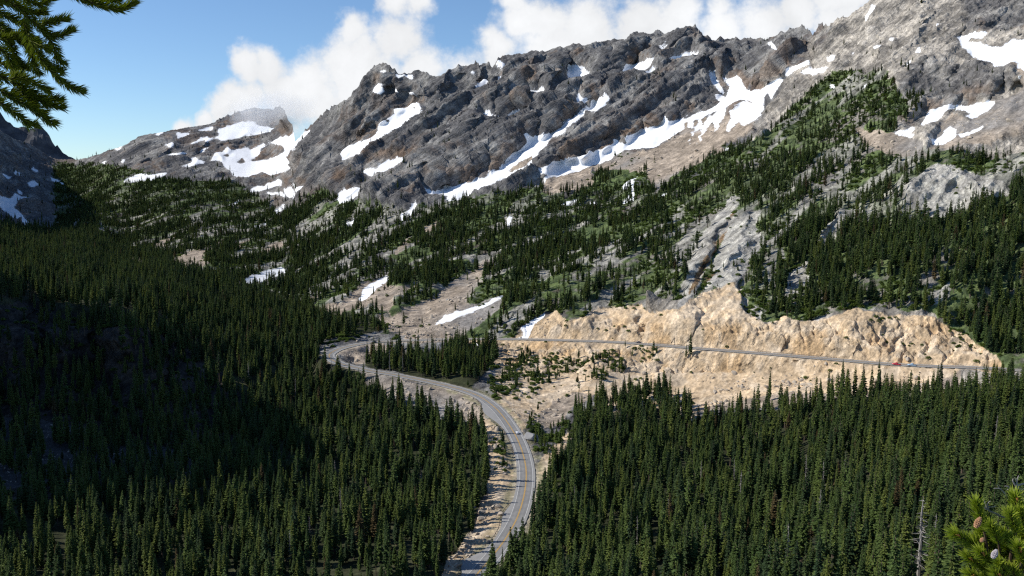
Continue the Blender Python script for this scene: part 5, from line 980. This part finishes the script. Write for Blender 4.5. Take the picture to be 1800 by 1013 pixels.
def fir_branch():
    rnd = random.Random(3); Y0 = 2.0; Q = lambda pts, dy=0.0: [PV(x / 4.05, y / 4.05, Y0 + dy) for x, y in pts]
    t = thing('fir_branch', 'fir branch with dark and sunlit green needles hanging into the top left corner', 'branch', PV(-60, 20, Y0)); base = Vector(t.location)
    tw = [ ([(-200,-60),(60,10),(230,150),(340,240),(430,255),(500,225)], 0, .0035), ([(340,250),(385,340),(412,420),(438,440)], .01, .002), ([(170,130),(200,300),(235,440),(262,500)], .02, .0025), ([(200,240),(300,430),(400,540),(480,610),(570,648)], -.01, .0025), ([(-150,480),(0,545),(120,600),(230,690),(330,740),(430,762)], .03, .003), ([(120,600),(200,640),(300,700),(420,715)], .05, .002), ([(-150,580),(0,645),(130,720),(250,790),(330,850),(370,872)], .0, .003), ([(-120,680),(0,735),(100,800),(190,880),(232,888)], -.02, .0025), ([(420,-90),(540,-30),(630,10),(740,45),(850,65),(945,28)], .0, .003), ([(-60,60),(100,140),(180,180)], .04, .002), ([(0,190),(70,320),(120,440),(140,470)], .05, .0025), ([(100,-60),(210,10),(300,30),(365,-5)], -.02, .002), ([(-60,330),(40,380),(100,500),(170,560)], .02, .002), ([(210,290),(290,330),(330,350)], -.02, .0015), ([(260,180),(360,160),(460,140)], -.01, .0018), ([(300,430),(380,480),(420,500)], .02, .0015), ([(60,560),(160,560),(260,600),(330,640)], -.02, .0018), ([(-80,100),(60,230),(200,330)], .06, .002), ([(-60,420),(60,470),(180,480)], .06, .002), ([(-60,260),(50,280),(150,250),(250,290)], .03, .002), ([(-60,0),(100,40),(230,90),(300,90)], .03, .002), ([(80,640),(180,690),(230,740),(300,790)], .02, .0015), ([(640,10),(720,-10),(830,5)], .02, .0015) ]
    wood = MB(); nd = MB()
    for pts, dy, r in tw:
        path = polyline(Q(pts, dy), 0.003); n = len(path); wood.add(tube([p - base for p in path[::3] + [path[-1]]], [r * (1 - 0.6 * k / max(1, len(path[::3]))) for k in range(len(path[::3]) + 1)], 6))
        for k in range(n):
            d = (path[min(k + 1, n - 1)] - path[max(k - 1, 0)]).normalized(); s = d.orthogonal().normalized(); b = d.cross(s)
            for _ in range(10):
                w = rnd.uniform(0, 6.283); rad = s * math.cos(w) + b * math.sin(w); fw = 0.55 + 0.55 * k / n
                dd = (d * fw + rad * rnd.uniform(0.5, 0.95) + Vector((0, 0, 0.15))).normalized(); needle(nd, path[k] - base, dd, rnd.uniform(0.017, 0.027), 0.0009, d * 0.4 + Vector((0, 0, 0.2)))
        for _ in range(26):
            d = (path[-1] - path[-3]).normalized(); dd = (d + Vector((rnd.gauss(0, .35), rnd.gauss(0, .35), rnd.gauss(0, .35)))).normalized(); needle(nd, path[-1] - base, dd, rnd.uniform(0.012, 0.019), 0.0010, d * 0.2)
    obj('twigs', wood.mesh('twigs', [M_TWIG]), t); obj('needles', nd.mesh('needles', [M_NEEDLE]), t)
fir_branch()
def pine_branch():
    rnd = random.Random(9); Y0 = 2.6; q = lambda x, y, dy=0.0: PV(1600 + x / 5.065, 813 + y / 5.065, Y0 + dy)
    t = thing('pine_tree', 'sunlit yellow-green pine top with cones in the lower right corner', 'tree', PV(1790, 1030, Y0)); base = Vector(t.location)
    hub = q(900, 1200); wood = MB(); nd = MB(); buds = MB()
    sh = [((590,375),(660,620),0,.0), ((405,640),(640,780),0.02,1), ((930,315),(960,560),.04,1), ((720,575),(790,740),-.02,0), ((520,850),(680,960),.03,1), ((625,800),(730,900),-.03,1), ((890,470),(940,640),-.03,0), ((960,760),(990,900),-.05,1), ((790,900),(860,1010),-.05,0), ((540,1000),(660,1060),.05,1), ((770,990),(850,1080),-.05,1), ((900,690),(950,820),.0,0), ((990,600),(1020,740),.03,0), ((680,880),(770,990),.02,0), ((1000,880),(1040,1000),.0,1), ((860,780),(920,900),.05,0), ((640,620),(740,740),.06,0), ((980,450),(1010,600),.02,0), ((700,1010),(780,1100),.04,0), ((910,960),(960,1080),-.03,0), ((600,700),(720,800),.05,0), ((830,640),(900,760),.08,0), ((1040,780),(1060,900),-.03,0), ((760,760),(850,860),.07,0), ((1040,420),(1060,560),.05,0)]
    for (tx, ty), (bx, by), dy, bud in sh:
        tip = q(tx, ty, dy); b0 = q(bx, by, dy + 0.02); mid = b0 + (hub - b0) * 0.35 + Vector((0, 0.02, -0.015))
        path = polyline([hub, mid, b0, tip], 0.004); n = len(path)
        wood.add(tube([p - base for p in path[::4] + [path[-1]]], [0.006 * (1 - 0.6 * k / max(1, len(path[::4]))) for k in range(len(path[::4]) + 1)], 6))
        L0 = (tip - b0).length; acc = 0.0
        for k in range(n - 1, 0, -1):
            acc += (path[k] - path[k - 1]).length
            if acc > L0 * 1.05: break
            d = (path[k] - path[k - 1]).normalized(); s = d.orthogonal().normalized(); b = d.cross(s)
            for _ in range(9):
                w = rnd.uniform(0, 6.283); rad = s * math.cos(w) + b * math.sin(w); dd = (d * rnd.uniform(0.5, 1.0) + rad * rnd.uniform(0.45, 0.9)).normalized(); needle(nd, path[k] - base, dd, rnd.uniform(0.026, 0.044), 0.0016, d * 0.5)
        for _ in range(30):
            d = (path[-1] - path[-3]).normalized(); dd = (d + Vector((rnd.gauss(0, .38), rnd.gauss(0, .38), rnd.gauss(0, .38)))).normalized(); needle(nd, path[-1] - base, dd, rnd.uniform(0.026, 0.042), 0.0017, d * 0.2)
        if bud: buds.add(tube([path[-1] - base - (path[-1] - path[-2]).normalized() * .012 + Vector((0, -.012, 0)), path[-1] - base + Vector((0, -.014, 0.004)), path[-1] - base + (path[-1] - path[-2]).normalized() * .008 + Vector((0, -.012, 0))], [.002, .0032, .0008], 7))
    obj('twigs', wood.mesh('twigs', [M_TWIG]), t); obj('needles', nd.mesh('needles', [M_PNEEDLE]), t); obj('buds', buds.mesh('buds', [M_BUD]), t)
    def cone(x, y, m, L, r, dy):
        c = q(x, y, dy); mb = MB(); rn = random.Random(x)
        for k in range(9):
            z = k / 8.0; rr = r * math.sin(math.pi * (0.18 + 0.75 * z)) 
            for j in range(9):
                w = 6.283 * (j + 0.5 * (k % 2)) / 9; o = Vector((math.cos(w) * rr, math.sin(w) * rr, L * (z - 0.5))); d = Vector((math.cos(w), math.sin(w), 0.5)).normalized()
                mb.add(tube([o * 0.55, o, o + d * r * 0.28], [r * 0.22, r * 0.30, r * 0.06], 5))
        mb.add(tube([(0, 0, -L * .5), (0, 0, 0), (0, 0, L * .5)], [r * .5, r * .8, r * .2], 8)); o = obj('cone', mb.mesh('cone', [m]), t); o.location = c - base; o.rotation_euler = (0.2, 0.25, 0)
    cone(603, 535, M_CONE, 0.034, 0.008, -0.06); cone(752, 815, M_GCONE, 0.028, 0.0075, -0.10); cone(640, 690, M_CONE, 0.014, 0.005, -0.07)
    # dead twigs of the same tree, standing up through the green
    db = MB()
    for pts, r in (([(960,560),(845,500),(760,455),(690,425),(630,370)], .0042), ([(690,425),(660,345),(645,330)], .002), ([(690,395),(745,398),(760,385)], .0018), ([(700,425),(688,370),(715,345)], .002), ([(800,560),(770,550),(735,545)], .0022), ([(985,560),(950,300),(942,215)], .0050), ([(942,215),(912,165),(918,145)], .0026), ([(950,212),(950,160),(967,118)], .0026), ([(942,160),(930,135)], .0014), ([(945,212),(990,195),(1060,180)], .0030), ([(942,250),(905,245),(870,215),(842,212)], .0028), ([(860,300),(840,275),(800,235),(745,232)], .0024), ([(795,232),(775,205)], .0012), ([(875,235),(862,245)], .0016), ([(955,290),(975,250)], .002), ([(860,520),(850,450),(835,420)], .002), ([(945,225),(1000,240),(1040,230)], .002)):
        path = [q(x, y, .10) for x, y in pts]; path = polyline(path, .01); n = len(path); db.add(tube([p - base for p in path], [r * (1 - 0.55 * k / n) for k in range(n)], 6))
    obj('dead_twigs', db.mesh('dead_twigs', [M_DEAD]), t)
    # its stem, down to the rocky shoulder
    st = MB(); st.add(tube([hub - base, Vector((0.02, 0.02, -0.35)), Vector((0.03, 0.05, -0.75)), Vector((0.03, 0.05, -1.4))], [.012, .02, .028, .035], 8)); obj('stem', st.mesh('stem', [M_TWIG]), t)
pine_branch()
print('done', round(time.time() - T0, 1))
